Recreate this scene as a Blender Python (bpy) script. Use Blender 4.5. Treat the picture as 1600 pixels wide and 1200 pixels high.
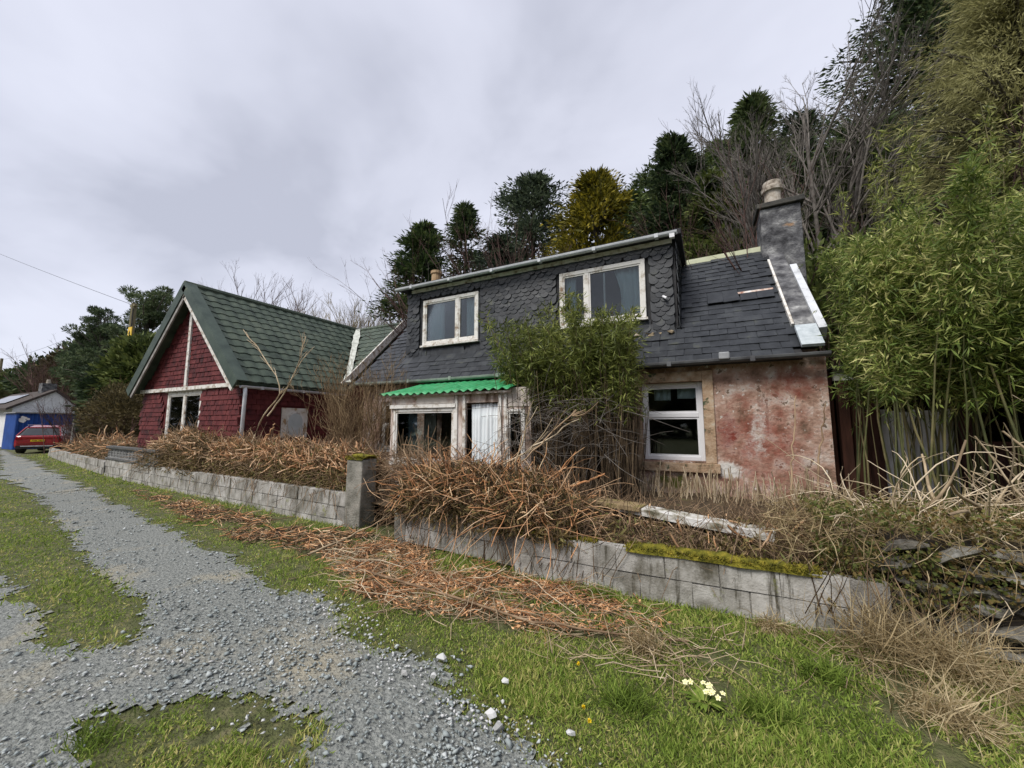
import bpy, math, random
import numpy as np
from mathutils import Matrix, Vector
R = np.random.default_rng(7)
random.seed(7)
sc = bpy.context.scene
for o in list(bpy.data.objects): bpy.data.objects.remove(o)
COL = sc.collection
# ---------------------------------------------------------------- camera, sky, sun, exposure
F, HOR, YAW, EYE = 600.0, 665.0, math.radians(26.8), 1.6
PITCH = math.atan((HOR - 600) / F)
cd = bpy.data.cameras.new('camera'); cam = bpy.data.objects.new('camera', cd); COL.objects.link(cam)
cd.sensor_fit = 'HORIZONTAL'; cd.sensor_width = 36.0; cd.lens = 36.0 * F / 1600.0
cd.clip_start = 0.05; cd.clip_end = 6000
cam.location = (0, 0, EYE); cam.rotation_euler = (math.pi / 2 + PITCH, 0, YAW)
sc.camera = cam
SUN_EL, SUN_AZ = math.radians(52), math.radians(200)      # azimuth clockwise from +Y
w = bpy.data.worlds.new('World'); sc.world = w; w.use_nodes = True
nt = w.node_tree; nt.nodes.clear()
def wn(t, **k):
    n = nt.nodes.new(t)
    for a, b in k.items(): setattr(n, a, b)
    return n
sky = wn('ShaderNodeTexSky', sky_type='NISHITA', sun_disc=False, sun_elevation=SUN_EL, sun_rotation=SUN_AZ)
bg1 = wn('ShaderNodeBackground'); bg1.inputs[1].default_value = 0.08
nt.links.new(sky.outputs[0], bg1.inputs[0])
tc = wn('ShaderNodeTexCoord'); sep = wn('ShaderNodeSeparateXYZ'); nt.links.new(tc.outputs['Generated'], sep.inputs[0])
ad = wn('ShaderNodeMath', operation='MAXIMUM'); nt.links.new(sep.outputs[2], ad.inputs[0]); ad.inputs[1].default_value = 0.0
ad2 = wn('ShaderNodeMath', operation='ADD'); nt.links.new(ad.outputs[0], ad2.inputs[0]); ad2.inputs[1].default_value = 0.34
dx = wn('ShaderNodeMath', operation='DIVIDE'); nt.links.new(sep.outputs[0], dx.inputs[0]); nt.links.new(ad2.outputs[0], dx.inputs[1])
dy = wn('ShaderNodeMath', operation='DIVIDE'); nt.links.new(sep.outputs[1], dy.inputs[0]); nt.links.new(ad2.outputs[0], dy.inputs[1])
cb = wn('ShaderNodeCombineXYZ'); nt.links.new(dx.outputs[0], cb.inputs[0]); nt.links.new(dy.outputs[0], cb.inputs[1])
cb.inputs[2].default_value = 3.1
nz = wn('ShaderNodeTexNoise'); nz.inputs['Scale'].default_value = 1.5; nz.inputs['Detail'].default_value = 5
nz.inputs['Roughness'].default_value = 0.52; nz.inputs['Distortion'].default_value = 0.25
nt.links.new(cb.outputs[0], nz.inputs['Vector'])
rp = wn('ShaderNodeValToRGB'); nt.links.new(nz.outputs[0], rp.inputs[0])
e = rp.color_ramp.elements
e[0].position = 0.36; e[0].color = (0.43, 0.445, 0.525, 1)
e[1].position = 0.64; e[1].color = (0.625, 0.64, 0.735, 1)
m_ = rp.color_ramp.elements.new(0.48); m_.color = (0.545, 0.56, 0.65, 1)
bg2 = wn('ShaderNodeBackground'); bg2.inputs[1].default_value = 0.55; nt.links.new(rp.outputs[0], bg2.inputs[0])
mx = wn('ShaderNodeMixShader'); mx.inputs[0].default_value = 0.93
nt.links.new(bg1.outputs[0], mx.inputs[1]); nt.links.new(bg2.outputs[0], mx.inputs[2])
wo = wn('ShaderNodeOutputWorld'); nt.links.new(mx.outputs[0], wo.inputs[0])
ld = bpy.data.lights.new('sun', 'SUN'); ld.energy = 1.5; ld.angle = math.radians(25); ld.color = (1, 0.96, 0.9)
sun = bpy.data.objects.new('sun', ld); COL.objects.link(sun)
d = Vector((math.sin(SUN_AZ) * math.cos(SUN_EL), math.cos(SUN_AZ) * math.cos(SUN_EL), math.sin(SUN_EL)))
sun.rotation_euler = d.to_track_quat('Z', 'Y').to_euler(); sun.location = (0, -10, 40)
vs = sc.view_settings; vs.view_transform = 'Standard'; vs.look = 'None'; vs.exposure = 1.25; vs.gamma = 1; vs.use_curve_mapping = False

# ---------------------------------------------------------------- pixel -> place helpers
def ray(u, v):
    a = (u - 800) / F; b = (600 - v) / F
    up = b * math.cos(PITCH) + math.sin(PITCH); fw = math.cos(PITCH) - b * math.sin(PITCH)
    c, s = math.cos(YAW), math.sin(YAW)
    return np.array([a * c - fw * s, a * s + fw * c, up])
def onz(u, v, z=0.0): r = ray(u, v); return np.array([0, 0, EYE]) + (z - EYE) / r[2] * r
def ony(u, v, y): r = ray(u, v); return np.array([0, 0, EYE]) + y / r[1] * r
def onx(u, v, x): r = ray(u, v); return np.array([0, 0, EYE]) + x / r[0] * r
def smooth(a, b, x):
    t = np.clip((x - a) / (b - a), 0, 1); return t * t * (3 - 2 * t)
def hill(x, y):
    x = np.asarray(x, float); y = np.asarray(y, float)
    k = smooth(-34, -8, x) * 0.9 + 0.1
    return np.clip(y - 12.0, 0, 70) * 0.46 * k * smooth(12, 16, y)
def unit(a): return a / (np.linalg.norm(a, axis=-1, keepdims=True) + 1e-9)
def inpoly(px, py, poly):
    poly = np.asarray(poly)[:, :2]; ins = np.zeros(px.shape, bool); n = len(poly); j = n - 1
    for i in range(n):
        xi, yi = poly[i]; xj, yj = poly[j]
        c = ((yi > py) != (yj > py)) & (px < (xj - xi) * (py - yi) / (yj - yi + 1e-12) + xi)
        ins ^= c; j = i
    return ins
_rs = np.random.default_rng(3).random((64, 64))
def vnoise(x, y):
    xi = np.floor(x).astype(int); yi = np.floor(y).astype(int); fx = x - xi; fy = y - yi
    fx = fx * fx * (3 - 2 * fx); fy = fy * fy * (3 - 2 * fy)
    g = lambda i, j: _rs[i % 64, j % 64]
    return (g(xi, yi) * (1 - fx) + g(xi + 1, yi) * fx) * (1 - fy) + (g(xi, yi + 1) * (1 - fx) + g(xi + 1, yi + 1) * fx) * fy

# ---------------------------------------------------------------- materials
MATS = {}
def M(name, stops, scale=4.0, detail=4.0, rough=0.85, bump=0.0, bscale=None, island=0.0, spec=0.3, stretch=None,
      metallic=0.0, second=None, trans=0.0, dist=0.02, coat=0.0):
    """procedural material: noise ramp over object space, optional per-piece variation and bump"""
    if name in MATS: return MATS[name]
    m = bpy.data.materials.new(name); m.use_nodes = True; t = m.node_tree; N = t.nodes; L = t.links
    b = N['Principled BSDF']; b.inputs['Roughness'].default_value = rough; b.inputs['Metallic'].default_value = metallic
    b.inputs['Specular IOR Level'].default_value = spec
    if coat: b.inputs['Coat Weight'].default_value = coat
    g = N.new('ShaderNodeNewGeometry')
    vec = g.outputs['Position']
    if stretch:
        mp = N.new('ShaderNodeMapping'); mp.inputs['Scale'].default_value = stretch; L.new(vec, mp.inputs[0]); vec = mp.outputs[0]
    n = N.new('ShaderNodeTexNoise'); n.inputs['Scale'].default_value = scale; n.inputs['Detail'].default_value = detail
    n.inputs['Roughness'].default_value = 0.6; L.new(vec, n.inputs['Vector'])
    fac = n.outputs[0]
    if island:
        mr = N.new('ShaderNodeMapRange'); L.new(g.outputs['Random Per Island'], mr.inputs[0])
        mr.inputs[3].default_value = -island; mr.inputs[4].default_value = island
        oi = N.new('ShaderNodeObjectInfo'); mo = N.new('ShaderNodeMapRange'); L.new(oi.outputs['Random'], mo.inputs[0])
        mo.inputs[3].default_value = -island * 0.7; mo.inputs[4].default_value = island * 0.7
        a0 = N.new('ShaderNodeMath'); L.new(mr.outputs[0], a0.inputs[0]); L.new(mo.outputs[0], a0.inputs[1])
        a = N.new('ShaderNodeMath'); L.new(fac, a.inputs[0]); L.new(a0.outputs[0], a.inputs[1]); a.use_clamp = True; fac = a.outputs[0]
    r = N.new('ShaderNodeValToRGB'); L.new(fac, r.inputs[0])
    el = r.color_ramp.elements
    while len(el) > 1: el.remove(el[-1])
    for i, (p, c) in enumerate(stops):
        q = el[0] if i == 0 else el.new(p)
        q.position = p; q.color = (*c, 1)
    col = r.outputs[0]
    for (c2, sc2, lo, hi, st2) in (second or []):
        vec2 = g.outputs['Position']
        if st2 is not None:
            mp = N.new('ShaderNodeMapping'); mp.inputs['Scale'].default_value = st2[0]; mp.inputs['Location'].default_value = st2[1]
            L.new(vec2, mp.inputs[0]); vec2 = mp.outputs[0]
        n2 = N.new('ShaderNodeTexNoise'); n2.inputs['Scale'].default_value = sc2; n2.inputs['Detail'].default_value = 6
        n2.inputs['Roughness'].default_value = 0.65
        L.new(vec2, n2.inputs['Vector'])
        mr2 = N.new('ShaderNodeMapRange'); L.new(n2.outputs[0], mr2.inputs[0]); mr2.inputs[1].default_value = lo; mr2.inputs[2].default_value = hi
        mm = N.new('ShaderNodeMix'); mm.data_type = 'RGBA'; L.new(mr2.outputs[0], mm.inputs[0]); L.new(col, mm.inputs[6]); mm.inputs[7].default_value = (*c2, 1)
        col = mm.outputs[2]
    L.new(col, b.inputs['Base Color'])
    if trans:
        b.inputs['Transmission Weight'].default_value = 0.0
        tr = N.new('ShaderNodeBsdfTranslucent'); L.new(col, tr.inputs[0]); ms = N.new('ShaderNodeMixShader'); ms.inputs[0].default_value = trans
        L.new(b.outputs[0], ms.inputs[1]); L.new(tr.outputs[0], ms.inputs[2]); L.new(ms.outputs[0], N['Material Output'].inputs[0])
    if bump:
        nb = N.new('ShaderNodeTexNoise'); nb.inputs['Scale'].default_value = bscale or scale * 6; nb.inputs['Detail'].default_value = 5
        L.new(vec, nb.inputs['Vector'])
        bp = N.new('ShaderNodeBump'); bp.inputs['Strength'].default_value = bump; bp.inputs['Distance'].default_value = dist
        L.new(nb.outputs[0], bp.inputs['Height']); L.new(bp.outputs[0], b.inputs['Normal'])
    m['b'] = 1
    MATS[name] = m
    return m
def mix_spot(m, colour, centre, radius, scale=3.0, lo=0.35, hi=0.6, edge=-0.35):
    """blotch of another paint / moss / darker tone with a shape of its own, placed on the wall"""
    t = m.node_tree; N = t.nodes; L = t.links; b = N['Principled BSDF']
    src = b.inputs['Base Color'].links[0].from_socket
    g = N.new('ShaderNodeNewGeometry')
    mp = N.new('ShaderNodeMapping'); mp.vector_type = 'POINT'
    mp.inputs['Location'].default_value = tuple(-c / r for c, r in zip(centre, radius)); mp.inputs['Scale'].default_value = tuple(1 / r for r in radius)
    L.new(g.outputs['Position'], mp.inputs[0])
    ln = N.new('ShaderNodeVectorMath'); ln.operation = 'LENGTH'; L.new(mp.outputs[0], ln.inputs[0])
    n = N.new('ShaderNodeTexNoise'); n.inputs['Scale'].default_value = scale; n.inputs['Detail'].default_value = 7; n.inputs['Roughness'].default_value = 0.68
    L.new(g.outputs['Position'], n.inputs['Vector'])
    mr = N.new('ShaderNodeMapRange'); L.new(ln.outputs[1], mr.inputs[0]); mr.inputs[1].default_value = 0.2; mr.inputs[2].default_value = 1.0
    mr.inputs[3].default_value = 0.22; mr.inputs[4].default_value = edge
    a = N.new('ShaderNodeMath'); L.new(n.outputs[0], a.inputs[0]); L.new(mr.outputs[0], a.inputs[1])
    m2 = N.new('ShaderNodeMapRange'); L.new(a.outputs[0], m2.inputs[0]); m2.inputs[1].default_value = lo + 0.12; m2.inputs[2].default_value = hi + 0.12
    mm = N.new('ShaderNodeMix'); mm.data_type = 'RGBA'; L.new(m2.outputs[0], mm.inputs[0]); L.new(src, mm.inputs[6]); mm.inputs[7].default_value = (*colour, 1)
    L.new(mm.outputs[2], b.inputs['Base Color'])
def glass(name, tint=(0.8, 0.85, 0.85)):
    m = bpy.data.materials.new(name); m.use_nodes = True; t = m.node_tree; N = t.nodes; L = t.links; N.remove(N['Principled BSDF'])
    tr = N.new('ShaderNodeBsdfTransparent'); tr.inputs[0].default_value = (*tint, 1)
    gl = N.new('ShaderNodeBsdfGlossy'); gl.inputs['Roughness'].default_value = 0.03
    fr = N.new('ShaderNodeFresnel'); fr.inputs[0].default_value = 1.5
    ml = N.new('ShaderNodeMath'); ml.operation = 'MULTIPLY_ADD'; ml.inputs[1].default_value = 1.0; ml.inputs[2].default_value = 0.015; L.new(fr.outputs[0], ml.inputs[0])
    ms = N.new('ShaderNodeMixShader'); L.new(ml.outputs[0], ms.inputs[0]); L.new(tr.outputs[0], ms.inputs[1]); L.new(gl.outputs[0], ms.inputs[2])
    L.new(ms.outputs[0], N['Material Output'].inputs[0]); MATS[name] = m; return m

# ---------------------------------------------------------------- mesh / object helpers
ORG = {}
def mesh_np(name, V, Fc, mat):
    V = np.ascontiguousarray(V, dtype=np.float32); Fc = np.ascontiguousarray(Fc, dtype=np.int32)
    me = bpy.data.meshes.new(name); k = Fc.shape[1]; n = len(Fc)
    me.vertices.add(len(V)); me.vertices.foreach_set('co', V.ravel())
    me.loops.add(n * k); me.loops.foreach_set('vertex_index', Fc.ravel())
    me.polygons.add(n); me.polygons.foreach_set('loop_start', np.arange(0, n * k, k, dtype=np.int32))
    me.polygons.foreach_set('loop_total', np.full(n, k, dtype=np.int32))
    me.update(calc_edges=True); me.materials.append(mat); return me
def link(name, me, parent=None, label=None, cat=None, group=None, kind=None):
    o = bpy.data.objects.new(name, me); COL.objects.link(o)
    if parent is not None:
        o.parent = parent; po = ORG.get(parent.name, np.zeros(3)); o.location = tuple(-po)
    ORG[o.name] = np.zeros(3)
    for k, v in (('label', label), ('category', cat), ('group', group), ('kind', kind)):
        if v: o[k] = v
    return o
def empty(name, loc, label, cat, group=None):
    o = bpy.data.objects.new(name, None); COL.objects.link(o); o.location = tuple(loc); ORG[o.name] = np.array(loc, float)
    o.empty_display_size = 0.2; o['label'] = label; o['category'] = cat
    if group: o['group'] = group
    return o
def piece(name, me, parent, mat4, label=None):
    o = bpy.data.objects.new(name, me); COL.objects.link(o); o.parent = parent
    m = Matrix(mat4); m.translation = m.translation - Vector(ORG.get(parent.name, np.zeros(3)))
    o.matrix_basis = m
    return o
class MB:
    def __init__(s): s.v = []; s.f = []; s.n = 0
    def add(s, V, Fc):
        s.v.extend([tuple(map(float, p)) for p in V]); s.f.extend([tuple(i + s.n for i in q) for q in Fc]); s.n += len(V); return s
    def box(s, a, b, rot=None, jit=0):
        a = np.minimum(a, b).astype(float) if False else np.array(a, float); b = np.array(b, float)
        c = (a + b) / 2; h = (b - a) / 2
        V = np.array([[-1, -1, -1], [1, -1, -1], [1, 1, -1], [-1, 1, -1], [-1, -1, 1], [1, -1, 1], [1, 1, 1], [-1, 1, 1]]) * h
        if jit: V = V + R.uniform(-jit, jit, V.shape)
        if rot is not None: V = V @ np.array(rot).T
        return s.add(V + c, [(0, 3, 2, 1), (4, 5, 6, 7), (0, 1, 5, 4), (1, 2, 6, 5), (2, 3, 7, 6), (3, 0, 4, 7)])
    def prism(s, poly, p0, ax, ay, n, t):
        """polygon (2d) in plane at p0 spanned by ax, ay, thickness t along n"""
        p0, ax, ay, n = (np.array(q, float) for q in (p0, ax, ay, n)); k = len(poly)
        A = [p0 + ax * x + ay * y for x, y in poly]; B = [p + n * t for p in A]
        Fc = [tuple(range(k))[::-1], tuple(range(k, 2 * k))] + [(i, (i + 1) % k, k + (i + 1) % k, k + i) for i in range(k)]
        return s.add(A + B, Fc)
    def tube(s, pts, r, sides=8, cap=True):
        pts = np.array(pts, float); r = np.broadcast_to(np.array(r, float), (len(pts),))
        V, Fq = tubes(pts[None], r[None], sides); s.add(V, Fq)
        if cap:
            o = s.n - len(V)
            s.f.append(tuple(o + i for i in range(sides))[::-1]); s.f.append(tuple(o + (len(pts) - 1) * sides + i for i in range(sides)))
        return s
    def lathe(s, prof, c, sides=16):
        c = np.array(c, float); a = np.linspace(0, 2 * math.pi, sides, endpoint=False); V = []
        for r, z in prof: V += [c + [r * math.cos(t), r * math.sin(t), z] for t in a]
        Fc = [(i * sides + j, i * sides + (j + 1) % sides, (i + 1) * sides + (j + 1) % sides, (i + 1) * sides + j) for i in range(len(prof) - 1) for j in range(sides)]
        Fc += [tuple(range(sides))[::-1], tuple((len(prof) - 1) * sides + j for j in range(sides))]
        return s.add(V, Fc)
    def mesh(s, name, mat):
        me = bpy.data.meshes.new(name); me.from_pydata(s.v, [], s.f); me.update(); me.materials.append(mat); return me
    def build(s, name, mat, parent=None, smooth=False, bevel=0, **k):
        me = s.mesh(name, mat)
        if smooth: me.polygons.foreach_set('use_smooth', [True] * len(me.polygons))
        o = link(name, me, parent, **k)
        if bevel:
            md = o.modifiers.new('bevel', 'BEVEL'); md.width = bevel; md.segments = 2; md.limit_method = 'ANGLE'
        return o
def tubes(P, r, sides=3):
    """P (K,N,3), r (K,N) -> verts, quads"""
    K, N, _ = P.shape
    T = np.empty_like(P); T[:, 1:-1] = P[:, 2:] - P[:, :-2]; T[:, 0] = P[:, 1] - P[:, 0]; T[:, -1] = P[:, -1] - P[:, -2]; T = unit(T)
    ref = np.zeros_like(T); m = np.abs(T[..., 2]) > 0.9; ref[..., 2] = 1; ref[m] = (1, 0, 0)
    A = unit(np.cross(T, ref)); Bn = np.cross(T, A)
    a = np.arange(sides) * 2 * math.pi / sides
    V = P[:, :, None] + r[:, :, None, None] * (A[:, :, None] * np.cos(a)[None, None, :, None] + Bn[:, :, None] * np.sin(a)[None, None, :, None])
    idx = np.arange(K * N * sides).reshape(K, N, sides); nx = np.roll(idx, -1, axis=2)
    Q = np.stack([idx[:, :-1], nx[:, :-1], nx[:, 1:], idx[:, 1:]], -1).reshape(-1, 4)
    return V.reshape(-1, 3), Q
def joinq(parts):
    Vs, Qs, n = [], [], 0
    for V, Q in parts: Vs.append(V); Qs.append(Q + n); n += len(V)
    return np.concatenate(Vs), np.concatenate(Qs)
def blades(C, D, Nn, L, W, bend=0.25):
    """leaf blades: base C, direction D, face normal Nn, length, width: two quads each, pointed (K,)"""
    D = unit(D); S = unit(np.cross(D, Nn)); Nn = np.cross(S, D); L = np.asarray(L)[:, None]; W = np.asarray(W)[:, None]
    mid = C + D * L * 0.5 + Nn * L * bend * 0.25; tip = C + D * L * 0.97 - Nn * L * bend * 0.35
    V = np.stack([C - S * W * 0.22, C + S * W * 0.22, mid + S * W * 0.5, mid - S * W * 0.5, tip + S * W * 0.06, tip - S * W * 0.06], 1)
    k = np.arange(len(C))[:, None] * 6
    Q = np.concatenate([k + [0, 1, 2, 3], k + [3, 2, 4, 5]], 0)
    return V.reshape(-1, 3), Q
def rdir(n, up=0.0, flat=1.0):
    v = R.normal(size=(n, 3)); v[:, 2] = v[:, 2] * flat + up; return unit(v)
def twigs(C, D, L, r, n=4, wob=0.18, taper=0.5, sag=0.0, sides=3):
    """crooked twigs starting at C"""
    K = len(C); t = np.linspace(0, 1, n); L = np.broadcast_to(L, (K,)); r = np.broadcast_to(r, (K,))
    P = C[:, None] + unit(D)[:, None] * (t[None, :, None] * L[:, None, None])
    W = np.cumsum(R.normal(size=(K, n, 3)), 1) * (wob * L / n)[:, None, None]; W[:, 0] = 0
    if n >= 5:
        for _ in range(2): W[:, 1:-1] = (W[:, :-2] + 2 * W[:, 1:-1] + W[:, 2:]) / 4
    P = P + W
    P[..., 2] -= sag * L[:, None] * t[None] ** 2
    rr = r[:, None] * (1 - (1 - taper) * t[None])
    return P, rr
# ================================================================ GROUND
m_soil = M('grass_soil', [(0.3, (0.050, 0.052, 0.020)), (0.5, (0.095, 0.105, 0.038)), (0.7, (0.17, 0.15, 0.08))], scale=9, detail=10, bump=1.0, bscale=60, dist=0.03)
def axis(lo, hi, fine, step, far):
    a = list(np.arange(lo, hi, step)); g = step; x = hi; b = []
    while x < far: b.append(x); g *= 1.35; x += g
    g = step; x = lo; c = []
    while x > -far: g *= 1.35; x -= g; c.append(x)
    return np.array(c[::-1] + a + b)
gx = axis(-60, 25, 0, 2.0, 2500); gy = axis(-12, 90, 0, 1.6, 2500)
GX, GY = np.meshgrid(gx, gy, indexing='ij'); GZ = hill(GX, GY) - 0.012 + 0.0 * GX
V = np.stack([GX, GY, GZ], -1).reshape(-1, 3); ny = len(gy)
ii, jj = np.meshgrid(np.arange(len(gx) - 1), np.arange(ny - 1), indexing='ij'); k = (ii * ny + jj).ravel()
link('ground', mesh_np('ground', V, np.stack([k, k + ny, k + ny + 1, k + 1], -1), m_soil), kind='structure')

def gpoly(px): return np.array([onz(u, v)[:2] for u, v in px])
# ---- track: outline read off the photograph, laid on the ground
right_edge = [(0, 702), (45, 719), (120, 757), (200, 797), (300, 845), (380, 885), (440, 934), (500, 930), (535, 945), (560, 992), (640, 1045), (740, 1115), (830, 1168), (910, 1230), (960, 1330), (1000, 1700)]
isl = gpoly([(0, 742), (60, 775), (105, 828), (165, 892), (215, 945), (245, 990), (205, 1006), (120, 1018), (60, 1012), (52, 985), (30, 950), (0, 900)])
isl = np.vstack([isl, [(-7.5, 0.2), (-16, 0.2), (-30, 1.2), (-60, 4.5)], gpoly([(0, 735)]) + [[-20, 3.6]]])
front = gpoly([(115, 1125), (180, 1100), (300, 1082), (400, 1092), (460, 1130), (500, 1190), (500, 1260), (420, 1500), (250, 1500), (160, 1300), (150, 1190)])
re = gpoly(right_edge)
track = np.vstack([re, [(1.5, -3), (-3, -9), (-30, -5), (-60, 2)], [(-90, 12), (-88, 15.5)]])
step = 0.03
tx = np.arange(-14, 2.2, step); ty = np.arange(-1.2, 6.4, step)
def rag(X, Y, s=1.0): return (vnoise(X * 3.1 + 9, Y * 3.1) - .5) * .20 * s + (vnoise(X * 11, Y * 11 + 4) - .5) * .12 * s + (vnoise(X * 31 + 2, Y * 31) - .5) * .15 * s
def on_track(X, Y):
    rx = X + rag(X, Y); ry = Y + rag(Y + 31, X)
    return inpoly(rx, ry, track) & ~inpoly(rx, ry, isl) & ~inpoly(rx, ry, front)
m_grav = M('gravel', [(0.30, (0.10, 0.108, 0.10)), (0.5, (0.205, 0.215, 0.20)), (0.7, (0.34, 0.35, 0.32))], scale=34, detail=8, rough=0.9, bump=1.0, bscale=42, dist=0.035,
           second=[((0.33, 0.30, 0.225), 0.9, 0.53, 0.68, None)])
def sheet(xs, ys, test, z):
    X, Y = np.meshgrid(xs, ys, indexing='ij'); n2 = len(ys); st = xs[1] - xs[0]
    a, b = np.meshgrid(np.arange(len(xs) - 1), np.arange(n2 - 1), indexing='ij')
    ok = test(X[:-1, :-1] + st / 2, Y[:-1, :-1] + st / 2)
    kk = (a * n2 + b)[ok]
    Z = z - .008 + 0.008 * (vnoise(X * 1.3, Y * 1.3) - .4) + 0.004 * (vnoise(X * 6, Y * 6) - .5)
    Vv = np.stack([X, Y, Z], -1).reshape(-1, 3); Q = np.stack([kk, kk + n2, kk + n2 + 1, kk + 1], -1)
    u, inv = np.unique(Q, return_inverse=True); return Vv[u], inv.reshape(-1, 4)
parts = [sheet(tx, ty, on_track, 0.006)]
tx2 = np.arange(-90, -14.0 + .01, 0.4); ty2 = np.arange(-2, 16, 0.2)
def sheet2(z):
    X, Y = np.meshgrid(tx2, ty2, indexing='ij'); n2 = len(ty2); a, b = np.meshgrid(np.arange(len(tx2) - 1), np.arange(n2 - 1), indexing='ij')
    cx = X[:-1, :-1] + .2; cy = Y[:-1, :-1] + .1; ok = on_track(cx, cy); kk = (a * n2 + b)[ok]
    Vv = np.stack([X, Y, X * 0 + z], -1).reshape(-1, 3); Q = np.stack([kk, kk + n2, kk + n2 + 1, kk + 1], -1)
    u, inv = np.unique(Q, return_inverse=True); return Vv[u], inv.reshape(-1, 4)
parts.append(sheet2(0.006))
V, Q = joinq(parts)
link('gravel_track', mesh_np('gravel_track', V, Q, m_grav), kind='structure')
# ---- garden bed behind the front wall, raised
m_bed = M('bed_soil', [(0.3, (0.035, 0.025, 0.016)), (0.6, (0.10, 0.07, 0.04)), (0.75, (0.09, 0.10, 0.03))], scale=5, detail=8, bump=0.8, dist=0.05)
bx = np.arange(-33, 5.01, 0.25); by = np.linspace(0, 1, 18)
WX = np.array([-36, -31.5, -17.6, -9.93, -4.97, -3.87, -1.86, 5]); WY = np.array([8.1, 7.41, 5.43, 4.81, 4.48, 4.22, 4.0, 4.0])
def wally(x): return np.interp(x, WX, WY)
BX, BT = np.meshgrid(bx, by, indexing='ij'); y0 = wally(BX) + 0.16; BY = y0 + (12.3 - y0) * BT ** 1.5
BZ = 0.36 + 0.22 * smooth(0, 1.0, BY - y0) + 0.12 * (vnoise(BX * 2, BY * 2) - .5)
BZ = BZ * (1 - smooth(-20, -30, BX)) + hill(BX, BY) + 0.1 * smooth(11, 12.3, BY)
V = np.stack([BX, BY, BZ], -1).reshape(-1, 3); ny = len(by)
ii, jj = np.meshgrid(np.arange(len(bx) - 1), np.arange(ny - 1), indexing='ij'); k = (ii * ny + jj).ravel()
link('garden_bed', mesh_np('garden_bed', V, np.stack([k, k + ny, k + ny + 1, k + 1], -1), m_bed), kind='structure')

# ================================================================ BUILDING HELPERS
def holed(mb, u0, u1, z0, z1, holes, fn, t):
    """wall slab with real openings: fn(u, z, d) -> xyz, thickness t"""
    us = sorted({u0, u1, *[h[0] for h in holes], *[h[1] for h in holes]}); zs = sorted({z0, z1, *[h[2] for h in holes], *[h[3] for h in holes]})
    inh = lambda u, z: any(h[0] < u < h[1] and h[2] < z < h[3] for h in holes)
    for a, b in zip(us[:-1], us[1:]):
        for c, e in zip(zs[:-1], zs[1:]):
            if inh((a + b) / 2, (c + e) / 2): continue
            mb.add([fn(a, c, 0), fn(b, c, 0), fn(b, e, 0), fn(a, e, 0)], [(0, 1, 2, 3)])
            mb.add([fn(a, c, t), fn(b, c, t), fn(b, e, t), fn(a, e, t)], [(3, 2, 1, 0)])
    for (a, b, c, e) in holes + [(u0, u1, z0, z1)]:
        for (p, q) in (((a, c), (b, c)), ((b, c), (b, e)), ((b, e), (a, e)), ((a, e), (a, c))):
            mb.add([fn(*p, 0), fn(*q, 0), fn(*q, t), fn(*p, t)], [(0, 1, 2, 3)])
    return mb
def frame4(x, y, n, p):
    m = Matrix.Identity(4)
    for i, a in enumerate((x, y, n)):
        for j in range(3): m[j][i] = a[j]
    for j in range(3): m[j][3] = p[j]
    return m
def jig(rx=0.0, ry=0.0, rz=0.0): return (Matrix.Rotation(rz, 4, 'Z') @ Matrix.Rotation(ry, 4, 'Y') @ Matrix.Rotation(rx, 4, 'X'))
def slab_mesh(name, w, l, t, mat, jit=0.0):
    return MB().box((-w / 2, 0, 0), (w / 2, l, t), jit=jit).mesh(name, mat)
def scallop_mesh(name, w, l, t, mat):
    p = [(-w / 2, l), (-w / 2, w * .42)] + [(-w / 2 * math.cos(a), w * .42 - w * .42 * math.sin(a)) for a in np.linspace(0.25, math.pi - 0.25, 6)] + [(w / 2, w * .42), (w / 2, l)]
    return MB().prism(p[::-1], (0, 0, 0), (1, 0, 0), (0, 1, 0), (0, 0, 1), t).mesh(name, mat)
def pieces(items, parent, part, limit=300, stuff=None):
    """items: (mesh, matrix). nearest to the camera become parts, the rest one joined part"""
    items = sorted(items, key=lambda q: (q[1].translation - Vector((0, 0, EYE))).length)
    for me, m in items[:limit]: piece(part, me, parent, m)
    rest = items[limit:]
    if rest:
        Vs, Fs, n = [], [], 0
        for me, m in rest:
            for v in me.vertices: Vs.append(tuple(m @ v.co))
            for p in me.polygons: Fs.append(tuple(i + n for i in p.vertices))
            n += len(me.vertices)
        me2 = bpy.data.meshes.new(stuff); me2.from_pydata(Vs, [], Fs); me2.update(); me2.materials.append(rest[0][0].materials[0])
        link(stuff, me2, parent, kind='stuff')
WHITE_OLD = M('old_white_paint', [(0.32, (0.22, 0.15, 0.10)), (0.42, (0.50, 0.46, 0.40)), (0.55, (0.72, 0.70, 0.66))], scale=9, detail=8, rough=0.7, bump=0.3, island=0.05)
UPVC = M('white_upvc', [(0.3, (0.72, 0.72, 0.74)), (0.7, (0.82, 0.82, 0.83))], scale=3, rough=0.35)
GLASS = glass('window_glass')
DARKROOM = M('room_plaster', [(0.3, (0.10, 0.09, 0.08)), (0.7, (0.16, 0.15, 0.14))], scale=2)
CURT = M('curtain_blue', [(0.3, (0.70, 0.82, 0.88)), (0.7, (0.84, 0.90, 0.93))], scale=2, trans=0.15)
NETC = M('curtain_white', [(0.3, (0.78, 0.84, 0.86)), (0.7, (0.88, 0.91, 0.92))], scale=2, trans=0.15)
GREYPVC = M('grey_gutter', [(0.3, (0.20, 0.21, 0.22)), (0.6, (0.34, 0.35, 0.36)), (0.75, (0.28, 0.30, 0.24))], scale=6, rough=0.5)
LEAD = M('black_felt', [(0.3, (0.018, 0.018, 0.020)), (0.7, (0.040, 0.040, 0.043))], scale=3, rough=0.75, bump=0.2)
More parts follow.
